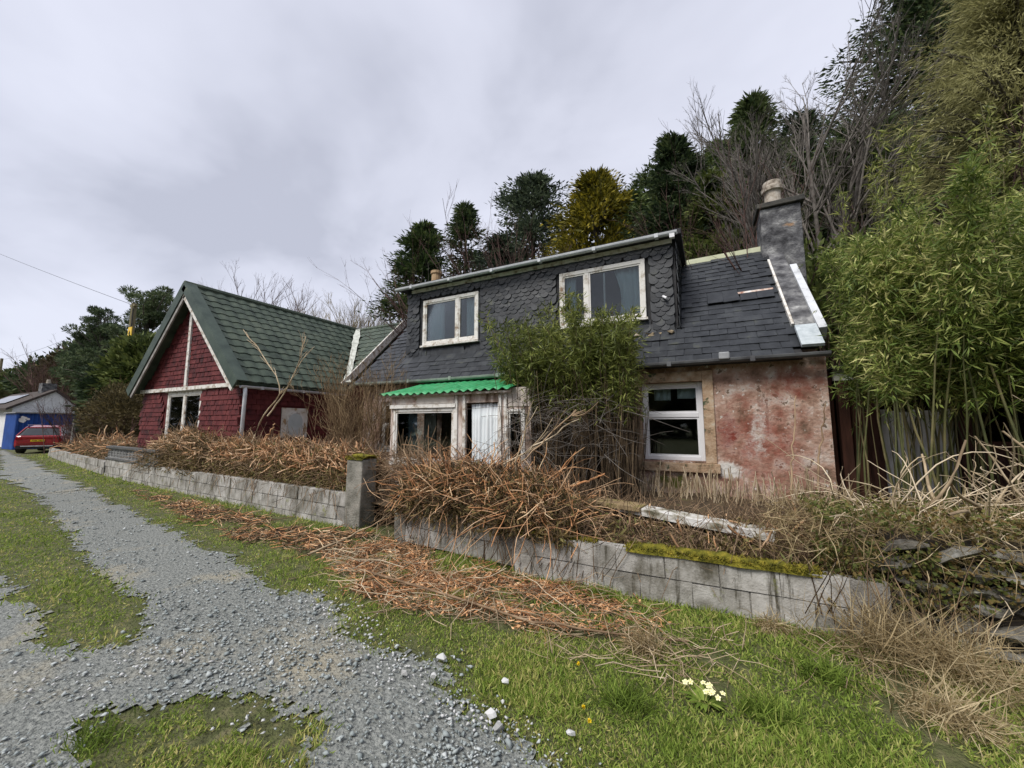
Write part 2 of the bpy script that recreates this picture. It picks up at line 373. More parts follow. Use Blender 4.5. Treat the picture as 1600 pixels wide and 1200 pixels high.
SLATE = M('slate', [(0.25, (0.008, 0.010, 0.012)), (0.5, (0.019, 0.022, 0.027)), (0.68, (0.036, 0.040, 0.045)), (0.85, (0.065, 0.07, 0.05))], scale=5, detail=6, rough=0.55, bump=0.35, bscale=40, island=0.14, dist=0.006, spec=0.4)
def window(parent, x0, x1, z0, z1, y, lights, mat, fw=0.07, t=0.09, name='window', sill=True, bars=()):
    """frame with real members; lights = list of x fractions where mullions stand; bars = z fractions"""
    mb = MB(); yo = y - 0.012
    mb.box((x0, yo, z0), (x0 + fw, yo + t, z1)); mb.box((x1 - fw, yo, z0), (x1, yo + t, z1))
    mb.box((x0 + fw, yo + .002, z1 - fw), (x1 - fw, yo + t - .002, z1)); mb.box((x0 + fw, yo + .002, z0), (x1 - fw, yo + t - .002, z0 + fw))
    xs = [x0 + fw]
    for f in lights:
        xm = x0 + (x1 - x0) * f; mb.box((xm - fw * .55, yo + .003, z0 + fw), (xm + fw * .55, yo + t - .003, z1 - fw)); xs += [xm - fw * .55, xm + fw * .55]
    xs.append(x1 - fw); zs = [z0 + fw]
    for f in bars:
        zm = z0 + (z1 - z0) * f; mb.box((x0 + fw, yo + .004, zm - fw * .55), (x1 - fw, yo + t - .004, zm + fw * .55)); zs += [zm - fw * .55, zm + fw * .55]
    zs.append(z1 - fw)
    o = mb.build(name, mat, parent, bevel=0.006)
    for i in range(0, len(xs), 2):
        for j in range(0, len(zs), 2):
            a, b, c, e = xs[i], xs[i + 1], zs[j], zs[j + 1]; s = 0.028
            MB().box((a, yo + .016, c), (a + s, yo + .062, e)).box((b - s, yo + .016, c), (b, yo + .062, e)).box((a + s, yo + .018, c), (b - s, yo + .060, c + s)).box((a + s, yo + .018, e - s), (b - s, yo + .060, e)).build('sash', mat, o)
            MB().box((a + s, yo + .036, c + s), (b - s, yo + .042, e - s)).build('pane', GLASS, o)
    if sill: MB().box((x0 - .03, yo - .05, z0 - .045), (x1 + .03, yo + .03, z0 - .003)).build('sill', mat, o)
    return o
def curtain(x0, x1, z0, z1, y, mat, label, folds=7, gather=0.0):
    n = folds * 8; xs = np.linspace(0, 1, n); rows = 6; V = []
    for r in range(rows):
        f = r / (rows - 1); z = z1 + (z0 - z1) * f
        for i, x in enumerate(xs):
            xx = x0 + (x1 - x0) * x * (1 - gather * math.sin(f * math.pi * .8) * .5) if gather >= 0 else x1 - (x1 - x0) * (1 - x) * (1 + gather * math.sin(f * math.pi * .8) * .5)
            V.append((xx, y + 0.013 * math.sin(x * folds * 2 * math.pi + f + 1.3 * math.sin(7 * x)) + .010 * math.sin(17 * x + 3 * f) + .004 * math.sin(41 * x), z))
    Q = [(r * n + i, r * n + i + 1, (r + 1) * n + i + 1, (r + 1) * n + i) for r in range(rows - 1) for i in range(n - 1)]
    o = MB().add(V, Q).build('curtain', mat, None, smooth=True, label=label, cat='curtain', group='curtains in the cottage windows')
    md = o.modifiers.new('t', 'SOLIDIFY'); md.thickness = 0.004
    return o

# ================================================================ COTTAGE
HX0, HX1, FY = -7.3, 1.5, 6.6
m_wall = M('peeling_render', [(0.33, (0.13, 0.09, 0.06)), (0.42, (0.27, 0.165, 0.12)), (0.52, (0.40, 0.265, 0.205)), (0.60, (0.48, 0.37, 0.31)), (0.68, (0.58, 0.54, 0.49))], scale=4.5, detail=12, rough=0.95, bump=0.8, bscale=22, dist=0.02, second=[((0.16, 0.115, 0.08), 9, .60, .635, None), ((0.60, 0.56, 0.51), 13, .62, .65, None), ((0.14, 0.095, 0.07), 3.0, .58, .74, ((5, 5, .45), (1, 2, 0)))])
mix_spot(m_wall, (0.25, 0.062, 0.042), (0.72, 6.6, 1.35), (0.95, 1, 1.2), scale=7, lo=.33, hi=.88, edge=-.20)
mix_spot(m_wall, (0.20, 0.045, 0.032), (0.27, 6.6, 1.5), (0.30, 1, 0.55), scale=9, lo=.34, hi=.7)
mix_spot(m_wall, (0.22, 0.06, 0.04), (1.15, 6.6, 2.2), (0.6, 1, 0.5), scale=7, lo=.36, hi=.75)
mix_spot(m_wall, (0.56, 0.52, 0.48), (0.66, 6.6, 1.50), (0.24, 1, 0.75), scale=13, lo=.46, hi=.72, edge=-.25)
mix_spot(m_wall, (0.60, 0.58, 0.54), (0.25, 6.6, 0.95), (0.35, 1, 0.3), scale=9)
mix_spot(m_wall, (0.10, 0.10, 0.025), (-0.5, 6.6, 0.72), (0.9, 1, 0.26), scale=6)
mix_spot(m_wall, (0.12, 0.08, 0.05), (0.5, 6.6, 2.62), (2.2, 1, 0.20), scale=8)  # darker brown band along the top of the wall
mix_spot(m_wall, (0.60, 0.50, 0.46), (-6.2, 6.6, 2.2), (1.6, 1, 0.7), scale=3)
house = empty('cottage', (-3.2, 8.8, 0.3), 'derelict stone cottage with peeling pink render and a long black slated dormer', 'house')
WIN = (-0.95, -0.04, 1.05, 2.29)
mb = MB(); fy = lambda u, z, d: (u, FY + d, z)
holed(mb, HX0, HX1, 0.2, 2.62, [WIN, (-6.75, -6.28, 1.05, 2.15), (-5.0, -2.55, 0.4, 2.0)], fy, 0.45)
holed(mb, HX0, HX1, 0.2, 2.62, [], lambda u, z, d: (HX0 + HX1 - u, 11.45 - d, z), 0.4)
for x in (HX0, HX1 - .4):
    mb.prism([(7.06, 0.2), (11.04, 0.2), (11.04, 2.6), (9.02, 4.85), (7.06, 2.95)], (x, 0, 0), (0, 1, 0), (0, 0, 1), (1, 0, 0), .4)
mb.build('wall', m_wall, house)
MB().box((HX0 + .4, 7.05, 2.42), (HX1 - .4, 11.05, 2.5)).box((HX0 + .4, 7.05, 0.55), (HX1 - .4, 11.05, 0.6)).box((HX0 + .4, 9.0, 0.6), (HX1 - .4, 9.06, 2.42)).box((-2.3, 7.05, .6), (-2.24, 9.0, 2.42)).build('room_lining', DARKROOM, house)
# dressed margin round the right-hand window
m_mar = M('window_margin', [(0.32, (0.10, 0.085, 0.05)), (0.45, (0.36, 0.24, 0.15)), (0.6, (0.48, 0.36, 0.25)), (0.72, (0.50, 0.47, 0.38))], scale=7, detail=9, bump=0.6, second=[((0.07, 0.09, 0.05), 8, 0.58, 0.66, None)])
a, b, c, e_ = WIN
mg = MB(); mg.box((a - .14, FY - .03, c - .02), (a, FY + .012, e_ + .16)); mg.box((b, FY - .03, c - .02), (b + .15, FY + .012, e_ + .16)); mg.box((a, FY - .028, e_), (b, FY + .012, e_ + .155))
mg.build('window_margin', m_mar, house, bevel=0.008)
MB().box((a - .17, FY - .07, c - .16), (b + .19, FY + .01, c - .022)).build('window_sill', m_mar, house, bevel=0.012)
window(house, a + .003, b - .003, c + .003, e_ - .003, FY + .12, [], UPVC, fw=0.065, sill=False, bars=(0.58,))
window(house, -6.747, -6.283, 1.053, 2.147, FY + .05, [], WHITE_OLD, fw=0.06, bars=(0.5,))
# roof planes
RZ = lambda y: 2.60 + 0.985 * (y - 6.45)
ca, sa = math.cos(math.atan(.985)), math.sin(math.atan(.985))
upS = np.array([0, ca, sa]); nS = np.array([0, -sa, ca])
DX0, DX1, DY = -6.45, -0.36, 7.1
def slope_slab(mb, x0, x1, ya, yb, t=0.09):
    A = [(x0, ya, RZ(ya)), (x1, ya, RZ(ya)), (x1, yb, RZ(yb)), (x0, yb, RZ(yb))]; B = [(x, y - nS[1] * t, z - nS[2] * t) for x, y, z in A]
    mb.add(A + B, [(0, 1, 2, 3), (7, 6, 5, 4), (0, 4, 5, 1), (1, 5, 6, 2), (2, 6, 7, 3), (3, 7, 4, 0)])
rb = MB(); slope_slab(rb, HX0 - .05, DX0 - .002, 6.42, 9.0); slope_slab(rb, DX0, DX1, 6.42, 7.16); slope_slab(rb, DX1 + .002, 1.22, 6.42, 9.0)
rb.add([(HX0 - .05, 9.0, 5.10), (1.22, 9.0, 5.10), (1.22, 11.65, 2.5), (HX0 - .05, 11.65, 2.5), (HX0 - .05, 9.0, 5.0), (1.22, 9.0, 5.0), (1.22, 11.65, 2.4), (HX0 - .05, 11.65, 2.4)],
       [(0, 1, 2, 3)[::-1], (4, 5, 6, 7), (0, 1, 5, 4), (1, 2, 6, 5), (2, 3, 7, 6), (3, 0, 4, 7)])
roof = rb.build('roof', LEAD, house)
slates = [slab_mesh('slate', 0.245, 0.34, 0.012, SLATE, jit=0.006) for _ in range(6)]
items = []; ex = 0.165; row = 0; s = 0.0; L_ = (9.0 - 6.42) / ca
while s < L_ - 0.1:
    y = 6.42 + s * ca; off = 0.125 if row % 2 else 0.0
    x = HX0 - .02 + off
    while x < 1.22:
        if not (DX0 - .1 < x < DX1 + .09 and y > 6.98) and not (0.55 < x < 1.12 and 11 <= row <= 11) and not (-1.15 < x < -0.36 and 2 <= row <= 3 and R.random() < .6):
            sagz = 0.02 * math.sin(x * 2.1 + row * .3) * (row > 9) + (0.045 if (row in (10,) and x > .2) else 0)
            p = np.array([x, y, RZ(y)]) + nS * (0.012 + max(0, sagz)) - upS * 0.03
            m = frame4((1, 0, 0), upS, nS, p + nS * 0.018) @ jig(rx=-0.055 + R.normal() * .010, ry=R.normal() * .012, rz=R.normal() * .018)
            items.append((random.choice(slates), m))
        x += 0.252
    s += ex; row += 1
pieces(items, roof, 'slate', 300, 'far_slates')
m_pale = M('exposed_board', [(0.35, (0.28, 0.12, 0.08)), (0.5, (0.55, 0.45, 0.38)), (0.65, (0.68, 0.66, 0.64))], scale=8, detail=5)
yb = 6.42 + 11.6 * ex * ca
MB().prism([(-.32, -.035), (.28, -.02), (.28, .035), (-.32, .03)], np.array([0.85, yb, RZ(yb)]) + nS * .035, (1, 0, 0), upS, nS, .02).build('exposed_batten', m_pale, roof)
m_rub = M('rubble', [(0.3, (0.12, 0.09, 0.05)), (0.5, (0.30, 0.24, 0.16)), (0.7, (0.42, 0.38, 0.30))], scale=9, bump=.5, island=.15)
def rock(r, squash=(1, 1, .6), n=10):
    P = rdir(n) * r * R.uniform(.75, 1.1, (n, 1)) * np.array(squash); import bmesh
    bm = bmesh.new(); [bm.verts.new(p) for p in P]; bmesh.ops.convex_hull(bm, input=bm.verts)
    bm.verts.ensure_lookup_table(); loose = [v for v in bm.verts if not v.link_faces]; [bm.verts.remove(v) for v in loose]
    bm.verts.index_update(); V = [tuple(v.co) for v in bm.verts]; Fc = [tuple(v.index for v in f.verts) for f in bm.faces]; bm.free(); return V, Fc
rk = MB()
for i in range(16):
    V, Fc = rock(R.uniform(.05, .10)); c = np.array([R.uniform(-1.05, -.42), R.uniform(6.98, 7.06), 3.12 + R.uniform(-.03, .10)]); rk.add(np.array(V) + c, Fc)
rk.build('exposed_rubble', m_rub, house)
# ridge flashing, eaves gutter
m_yel = M('cream_flashing', [(0.3, (0.50, 0.52, 0.34)), (0.7, (0.66, 0.68, 0.48))], scale=3, rough=.6)
MB().prism([(-.28, 5.06), (1.16, 5.06), (1.16, 5.22), (-.28, 5.20)], (0, 8.93, 0), (1, 0, 0), (0, 0, 1), (0, 1, 0), .04).build('ridge_flashing', m_yel, roof)
MB().prism([(-.3, 4.88), (1.16, 4.86), (1.16, 5.055), (-.3, 5.055)], (0, 8.88, 0), (1, 0, 0), (0, 0, 1), (0, 1, 0), .09).build('ridge_upstand', M('cement', [(0.3, (0.10, 0.10, 0.10)), (0.7, (0.22, 0.22, 0.21))], scale=8, bump=.4), roof)
def gutter(parent, x0, x1, y, z, r=0.055, mat=GREYPVC, name='gutter', sag=0.0, ax=0):
    n = 10; prof = [(-r, .01)] + [(r * math.cos(t), r * math.sin(t)) for t in np.linspace(math.pi, 2 * math.pi, 7)] + [(r, .01), (r * .82, .01)] + [(r * .82 * math.cos(t), r * .82 * math.sin(t)) for t in np.linspace(2 * math.pi, math.pi, 7)] + [(-r * .82, .01)]
    mb = MB(); V = []; k = len(prof); xs = np.linspace(x0, x1, n)
    for x in xs:
        dz = -sag * math.sin((x - x0) / (x1 - x0) * math.pi)
        V += [(x, y + p, z + q + dz) if ax == 0 else (y + p, x, z + q + dz) for p, q in prof]
    Fc = [(i * k + j, (i + 1) * k + j, (i + 1) * k + (j + 1) % k, i * k + (j + 1) % k) for i in range(n - 1) for j in range(k)]
    Fc += [tuple(range(k)), tuple((n - 1) * k + j for j in range(k))[::-1]]
    mb.add(V, Fc)
    for x in np.arange(min(x0, x1) + .5, max(x0, x1), 1.1):
        if ax == 0: mb.box((x - .03, y - r - .006, z - r - .006), (x + .03, y + r, z + .014))
        else: mb.box((y - r, x - .03, z - r - .006), (y + r + .006, x + .03, z + .014))
    return mb.build(name, mat, parent)
gutter(house, HX0, -2.6, 6.36, 2.58, mat=M('mossy_gutter', [(0.3, (0.16, 0.19, 0.16)), (0.6, (0.28, 0.32, 0.28))], scale=5, rough=.6), sag=.02)
gutter(house, -0.98, 1.5, 6.36, 2.57, mat=M('dark_gutter', [(0.3, (0.07, 0.07, 0.075)), (0.6, (0.13, 0.135, 0.14))], scale=5, rough=.5))
MB().box((0.2, 6.28, 2.56), (0.34, 6.35, 2.665)).build('gutter_bracket', GREYPVC, house, bevel=.015)
# dormer
W1 = (-5.95, -4.40, 3.48, 4.58); W2 = (-2.50, -0.87, 3.52, 4.62)
mb = MB(); holed(mb, DX0, DX1, 2.95, 4.93, [W1, W2], lambda u, z, d: (u, DY + d, z), 0.12)
for x in (DX0, DX1 - .12):
    mb.prism([(DY + .121, 3.0), (DY + .121, 4.93), (9.0, 5.02), (9.0, 4.95)], (x, 0, 0), (0, 1, 0), (0, 0, 1), (1, 0, 0), .12)
dorm = mb.build('dormer', LEAD, house)
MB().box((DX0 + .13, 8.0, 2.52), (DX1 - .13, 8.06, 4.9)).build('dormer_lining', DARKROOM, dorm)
sm = [scallop_mesh('scallop', R.uniform(.150, .166), .22, .013, SLATE) for _ in range(5)]
items = []; row = 0; z = 3.02
while z < 4.80:
    x = DX0 + .08 + (0.0775 if row % 2 else 0)
    while x < DX1 - .05:
        ok = True
        for (a, b, c, e_) in (W1, W2):
            if a - .11 < x < b + .11 and c - .22 < z < e_ + .0: ok = False
        if ok and not (z < 3.05 and R.random() < .12) and not (x > -1.2 and z < 3.14 and R.random() < .8):
            loose = 0.05 if R.random() < .08 else 0
            m = frame4((1, 0, 0), (0, 0, 1), (0, -1, 0), (x + R.normal() * .009, DY - 0.042 - loose * .3, z - .03 + R.normal() * .006)) @ jig(rx=-0.12 - loose + R.normal() * .035, ry=R.normal() * .045, rz=R.normal() * .08)
            items.append((random.choice(sm), m))
        x += 0.155
    z += 0.086; row += 1
pieces(items, dorm, 'scallop_slate', 300, 'far_scallop_slates')
items = []; row = 0; z = 3.25
while z < 4.86:
    y = DY + (0.09 if row % 2 else 0); ylim = DY + .05 + (z - 3.05) * .98
    while y < min(ylim, 8.85):
        m = frame4((0, 1, 0), (0, 0, 1), (1, 0, 0), (DX1 + .032, y, z)) @ jig(rx=-0.085 + R.normal() * .02, ry=R.normal() * .02, rz=R.normal() * .04)
        items.append((sm[0], m)); y += .18
    z += .098; row += 1
pieces(items, dorm, 'cheek_slate', 170, 'far_cheek_slates')
dr = MB(); A = [(-6.66, 6.92, 4.99), (-0.24, 6.92, 4.99), (-0.24, 9.1, 5.22), (-6.66, 9.1, 5.22)]; B = [(x, y, z - .10) for x, y, z in A]
dr.add(A + B, [(0, 1, 2, 3), (7, 6, 5, 4), (0, 4, 5, 1), (1, 5, 6, 2), (2, 6, 7, 3), (3, 7, 4, 0)])
dr.build('dormer_roof', LEAD, dorm, bevel=.01)
MB().box((-6.3, 7.03, 4.81), (-0.4, 7.075, 4.885)).build('fascia', WHITE_OLD, dorm)
gutter(dorm, -6.63, -0.30, 6.84, 4.90, r=.05, mat=M('light_gutter', [(0.3, (0.42, 0.44, 0.46)), (0.7, (0.62, 0.64, 0.66))], scale=4, rough=.4))
MB().box((-0.42, 6.80, 4.80), (-0.34, 6.88, 4.90)).build('gutter_outlet', UPVC, dorm)
window(house, *W1, DY - .045, [0.64], WHITE_OLD, fw=0.075, t=.12)
window(house, *W2, DY - .045, [0.34], WHITE_OLD, fw=0.075, t=.12)
for (x, zz) in ((-5.02, 0), (-1.62, 0)):
    MB().box((x - .016, DY + .0, 3.6), (x + .016, DY + .03, 4.5)).build('window_bar', UPVC, house)
curtain(-5.87, -5.42, 3.55, 4.5, DY + .09, CURT, 'pale blue curtain drawn to one side of the narrower dormer window, by its wide light', 4)
curtain(-4.80, -4.46, 3.55, 4.5, DY + .09, CURT, 'pale blue curtain behind the small right light of the white framed dormer window', 3)
curtain(-1.45, -0.95, 3.6, 4.55, DY + .09, CURT, 'pale blue gathered curtain in the dormer window beside the cheek of hanging slates', 5, gather=-.5)
curtain(-2.42, -2.2, 3.6, 4.55, DY + .09, CURT, 'pale blue curtain edge in the narrow light above the bamboo', 3)
MB().tube([(DX1 - .22, DY - .06, 3.86), (DX1 - .16, DY - .12, 3.80)], .022, 8).build('pipe_stub', UPVC, dorm)
# lower right-hand window: rag curtains inside
o = curtain(-0.78, -0.52, 2.02, 2.22, FY + .3, NETC, 'torn white curtain rag hanging at the left inside the modern white window', 3)
o = curtain(-0.42, -0.10, 2.04, 2.22, FY + .3, NETC, 'short pale cloth hanging at the right inside the modern white window', 2)
# chimney
m_chim = M('chimney_cement', [(0.34, (0.035, 0.035, 0.038)), (0.48, (0.10, 0.10, 0.105)), (0.6, (0.19, 0.19, 0.19)), (0.72, (0.42, 0.42, 0.41))], scale=5, detail=10, bump=.7, dist=.03)
mix_spot(m_chim, (0.30, 0.19, 0.11), (1.62, 8.66, 5.45), (.22, .5, .09), scale=12)
ch = MB().box((1.14, 8.66, 4.1), (1.80, 9.3, 5.86)).build('chimney', m_chim, house, bevel=.02)
MB().box((1.08, 8.60, 5.86), (1.86, 9.36, 5.97), jit=.012).build('chimney_cap', M('cap_stone', [(0.3, (0.03, 0.03, 0.03)), (0.7, (0.09, 0.085, 0.07))], scale=6, bump=.5), ch, bevel=.015)
m_pot = M('pot_clay', [(0.35, (0.16, 0.13, 0.10)), (0.5, (0.38, 0.33, 0.27)), (0.7, (0.52, 0.48, 0.42))], scale=9, bump=.3)
MB().lathe([(.155, 0), (.15, .05), (.145, .30), (.15, .34), (.19, .36), (.195, .44), (.165, .47), (.16, .56), (.125, .56), (.12, .2)], (1.42, 8.98, 5.97), 18).build('chimney_pot', m_pot, ch, smooth=False)
MB().lathe([(.155, 0), (.14, .4), (.17, .42), (.17, .5), (.12, .5)], (-7.12, 9.0, 5.75), 12).build('chimney_pot', M('pot_buff', [(0.3, (0.30, 0.19, 0.10)), (0.7, (0.45, 0.32, 0.19))], scale=6), house)
MB().box((-7.3, 8.7, 4.3), (-6.8, 9.3, 5.75)).build('chimney', m_chim, house, bevel=.02)
# skew at the right-hand gable: cement, white capping, batten
sk = MB(); 
def along(x0, x1, ya, yb, h0, h1, mb):
    A = []
    for y in (ya, yb):
        for (x, h) in ((x0, h0), (x1, h0), (x1, h1), (x0, h1)): A.append(np.array([x, y, RZ(y)]) + nS * h)
    mb.add(A, [(3, 2, 1, 0), (4, 5, 6, 7), (0, 1, 5, 4), (1, 2, 6, 5), (2, 3, 7, 6), (3, 0, 4, 7)])
along(1.225, 1.46, 6.62, 9.0, -.12, .10, sk); sk.build('skew', m_chim, house)
cp = MB(); along(1.462, 1.56, 6.72, 8.25, -.06, .14, cp); cp.build('skew_capping', M('white_capping', [(0.3, (0.36, 0.37, 0.38)), (0.45, (0.56, 0.58, 0.60)), (0.7, (0.66, 0.68, 0.71))], scale=6, detail=8, rough=.55), house)
bt = MB(); along(1.19, 1.224, 6.9, 8.6, .02, .085, bt); bt.build('skew_batten', WHITE_OLD, house)
cs = MB(); along(1.20, 1.45, 6.44, 6.80, .10, .145, cs); cs.build('skew_patch', M('white_patch', [(0.3, (0.36, 0.41, 0.44)), (0.7, (0.58, 0.63, 0.66))], scale=9), house)
# ---------------------------------------------------------------- glazed porch with green corrugated canopy
PY = 5.4; PX0, PX1 = -5.26, -2.40
m_ptim = M('porch_timber', [(0.33, (0.13, 0.085, 0.06)), (0.45, (0.36, 0.27, 0.22)), (0.58, (0.60, 0.52, 0.47)), (0.7, (0.70, 0.66, 0.62))], scale=7, detail=8, bump=.4, stretch=(1, 1, .35))
mb = MB(); holes = [(-5.18, -3.80, .95, 1.90), (-3.62, -2.98, .5, 1.98), (-2.83, -2.50, .75, 1.86)]
holed(mb, PX0, PX1, 0.3, 2.14, holes, lambda u, z, d: (u, PY + d, z), 0.09)
mb.box((PX1 - .08, PY + .09, .3), (PX1, 6.59, .9)); mb.box((PX0, PY + .09, .3), (PX0 + .08, 6.59, .9)); mb.box((PX1 - .08, PY + .09, 2.0), (PX1, 6.59, 2.2)); mb.box((PX0, PY + .09, 2.0), (PX0 + .08, 6.59, 2.2))
porch = mb.build('porch', m_ptim, house)
m_pp = M('porch_panel', [(0.3, (0.30, 0.16, 0.12)), (0.42, (0.50, 0.40, 0.34)), (0.55, (0.66, 0.60, 0.54))], scale=4, detail=7, bump=.3, second=[((0.14, 0.15, 0.03), 5, .62, .68, None)])
MB().box((-5.05, PY - .014, 1.985), (-3.83, PY - .001, 2.13)).build('panel', m_pp, porch)
MB().box((-2.80, PY - .012, 1.90), (-2.42, PY - .001, 2.2)).build('panel', M('hardboard', [(0.3, (0.44, 0.38, 0.33)), (0.7, (0.56, 0.51, 0.46))], scale=3), porch)
for x in (-3.80 - .0, -3.64, -2.96, -2.86): MB().box((x, PY - .03, .5), (x + .05, PY - .001, 2.1)).build('post', WHITE_OLD, porch)
window(porch, -5.18, -3.80, .952, 1.90, PY - .01, [], WHITE_OLD, fw=.05, t=.08)
MB().box((-5.25, PY - .05, 1.91), (-3.78, PY - .002, 1.975)).build('head_rail', WHITE_OLD, porch)
window(porch, -2.83, -2.50, .752, 1.86, PY - .01, [], WHITE_OLD, fw=.045, t=.07)
curtain(-5.12, -4.75, .95, 1.84, PY + .14, M('curtain_grey', [(0.3, (0.20, 0.25, 0.30)), (0.7, (0.34, 0.40, 0.45))], scale=2), 'grey blue curtain hanging at the end of the wide porch window', 5)
MB().box((-4.72, PY + .3, .4), (-4.45, PY + .34, 1.9)).build('inner_board', M('board_grey', [(0.3, (0.20, 0.18, 0.15)), (0.7, (0.32, 0.29, 0.25))], scale=4), porch)
curtain(-3.52, -3.0, .5, 1.96, PY + .07, NETC, 'full length pale net curtain filling the porch doorway', 8)
m_can = M('green_plastic', [(0.3, (0.03, 0.21, 0.075)), (0.55, (0.05, 0.33, 0.13)), (0.75, (0.10, 0.36, 0.17))], scale=5, detail=8, rough=.5, spec=.3, second=[((.10, .12, .05), 3, .56, .72, ((1, 3, 1), (0, 0, 0)))])
cx0, cx1 = -5.42, -2.66; per = 0.16; n = int((cx1 - cx0) / per) * 10; V = []
for r_ in range(7):
    f = r_ / 6; y = 5.24 + f * 1.34; zb = 2.17 + f * 0.34
    for i in range(n + 1):
        x = cx0 + (cx1 - cx0) * i / n; V.append((x, y, zb + .019 * math.sin(2 * math.pi * (x - cx0) / per) + .012 * math.sin(f * 3 + x * 1.7)))
mb = MB(); mb.add(V, [(r_ * (n + 1) + i, r_ * (n + 1) + i + 1, (r_ + 1) * (n + 1) + i + 1, (r_ + 1) * (n + 1) + i) for r_ in range(6) for i in range(n)])
o = mb.build('canopy', m_can, porch, smooth=True); md = o.modifiers.new('t', 'SOLIDIFY'); md.thickness = .006
MB().box((cx0 + .1, 5.3, 2.12), (cx1 - .05, 5.34, 2.155)).box((cx0 + .2, 6.53, 2.43), (cx1 - .05, 6.58, 2.47)).build('canopy_rail', m_ptim, porch)
# ================================================================ RED SHINGLED WING
GY = 5.5; WX0, WX1 = -15.65, -10.25; PKX, PKZ = -12.95, 5.55; EZ = 2.65; HW = 2.9
RED = M('red_shingle', [(0.28, (0.036, 0.008, 0.009)), (0.5, (0.098, 0.017, 0.018)), (0.72, (0.15, 0.034, 0.032))], scale=4, detail=6, rough=.7, bump=.3, island=.09, dist=.008)
GREEN = M('green_tile', [(0.28, (0.022, 0.033, 0.024)), (0.5, (0.052, 0.072, 0.052)), (0.7, (0.085, 0.105, 0.075)), (0.85, (0.12, 0.12, 0.06))], scale=2.5, detail=8, rough=.6, bump=.25, bscale=60, island=.07, dist=.006)
wing = empty('shingled_wing', (-12.95, 8.4, 0.2), 'dark red shingled gabled building with a green tiled roof', 'house')
WW = (-14.15, -12.25, 0.95, 2.56)
mb = MB(); holed(mb, WX0, WX1, 0.1, EZ - .03, [WW], lambda u, z, d: (u, GY + d, z), .2)
mb.prism([(WX0 + .0, EZ - .03), (WX1, EZ - .03), (PKX, PKZ - .25)], (0, GY, 0), (1, 0, 0), (0, 0, 1), (0, 1, 0), .2)
mb.box((WX1 - .2, GY + .201, .1), (WX1, 8.45, EZ - .1)); mb.box((WX0, GY + .201, .1), (WX0 + .2, 13.6, EZ - .1))
mb.box((WX1 - .2, 8.451, .1), (-10.35, 8.65, EZ - .1)); mb.box((-10.55, 8.651, .1), (-10.35, 13.6, EZ - .1)); mb.box((WX0 + .2, 13.4, .1), (-10.55, 13.6, EZ - .1))
mb.prism([(8.6, EZ - .1), (13.7, EZ - .1), (11.25, PKZ - .2)], (-10.55, 0, 0), (0, 1, 0), (0, 0, 1), (1, 0, 0), .2)
wwall = mb.build('wall', RED, wing)
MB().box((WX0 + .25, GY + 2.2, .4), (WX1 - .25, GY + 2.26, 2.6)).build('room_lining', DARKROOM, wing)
shm = [MB().box((-w / 2, 0, 0), (w / 2, .2, .014), jit=.004).mesh('shingle', RED) for w in (.19, .20, .21, .17)]
items = []; row = 0; z = 0.55
while z < 5.2:
    x = WX0 + (.1 if row % 2 else 0.0) + R.uniform(0, .03)
    hw = (WX1 - WX0) / 2 if z < EZ - .1 else (PKZ - .33 - z)
    while x < WX1 + .02:
        if abs(x - PKX) < hw - .02 and not (WW[0] - .1 < x < WW[1] + .1 and WW[2] - .2 < z < WW[3] + .05) and not (EZ - .24 < z < EZ - .0) and not (abs(x + 14.3) < .16 and 2.2 < z < 2.5):
            m = frame4((1, 0, 0), (0, 0, 1), (0, -1, 0), (x, GY - .032, z)) @ jig(rx=-.13 + R.normal() * .018, ry=R.normal() * .01, rz=R.normal() * .015)
            items.append((random.choice(shm), m))
        x += .2 + R.uniform(-.008, .008)
    z += .132; row += 1
row = 0; z = 0.55
MW = (6.45, 7.20, 1.28, 2.08)
while z < 2.4:
    y = GY - .02 + (.1 if row % 2 else 0)
    while y < 8.4:
        if not (MW[0] - .1 < y < MW[1] + .1 and MW[2] - .18 < z < MW[3]):
            m = frame4((0, 1, 0), (0, 0, 1), (1, 0, 0), (WX1 + .032, y, z)) @ jig(rx=-.13 + R.normal() * .015, rz=R.normal() * .015); items.append((random.choice(shm), m))
        y += .205
    z += .132; row += 1
pieces(items, wwall, 'shingle', 300, 'far_shingles')
window(wing, *WW, GY + .02, [.5], WHITE_OLD, fw=.1, t=.1)
MB().box((WW[0] - .05, GY - .05, WW[3] + .003), (WW[1] + .3, GY - .001, EZ - .07)).build('window_head', WHITE_OLD, wing)
MB().box((WX0 - .05, GY - .09, EZ - .065), (WX1 + .03, GY - .002, EZ + .035)).build('trim_board', WHITE_OLD, wing)
MB().box((PKX - .13, GY - .08, EZ + .037), (PKX - .01, GY - .002, PKZ - .28)).build('gable_post', WHITE_OLD, wing)
# arched mirror-like window in the side wall
mo = MB().box((WX1 + .03, MW[0], MW[2]), (WX1 + .07, MW[1], MW[3])).build('arched_window', M('cream_board', [(0.36, (0.36, 0.25, 0.14)), (0.44, (0.60, 0.55, 0.47)), (0.6, (0.70, 0.67, 0.61))], scale=5, detail=6), wing, bevel=.008)
cy, cz = (MW[0] + MW[1]) / 2, 1.66
def arch(s): return [(-.20 * s, -.25 * s)] + [(.20 * s * math.cos(t), .06 + .22 * s * math.sin(t)) for t in np.linspace(0, math.pi, 14)][::-1][:0] + [(-.12 * s, -.32 * s), (.12 * s, -.32 * s), (.20 * s, -.25 * s)] + [(.22 * s * math.cos(t), .04 + .25 * s * math.sin(t)) for t in np.linspace(0, math.pi, 14)]
MB().prism(arch(1.15), (WX1 + .071, cy, cz), (0, 1, 0), (0, 0, 1), (1, 0, 0), .02).build('arch_frame', WHITE_OLD, mo)
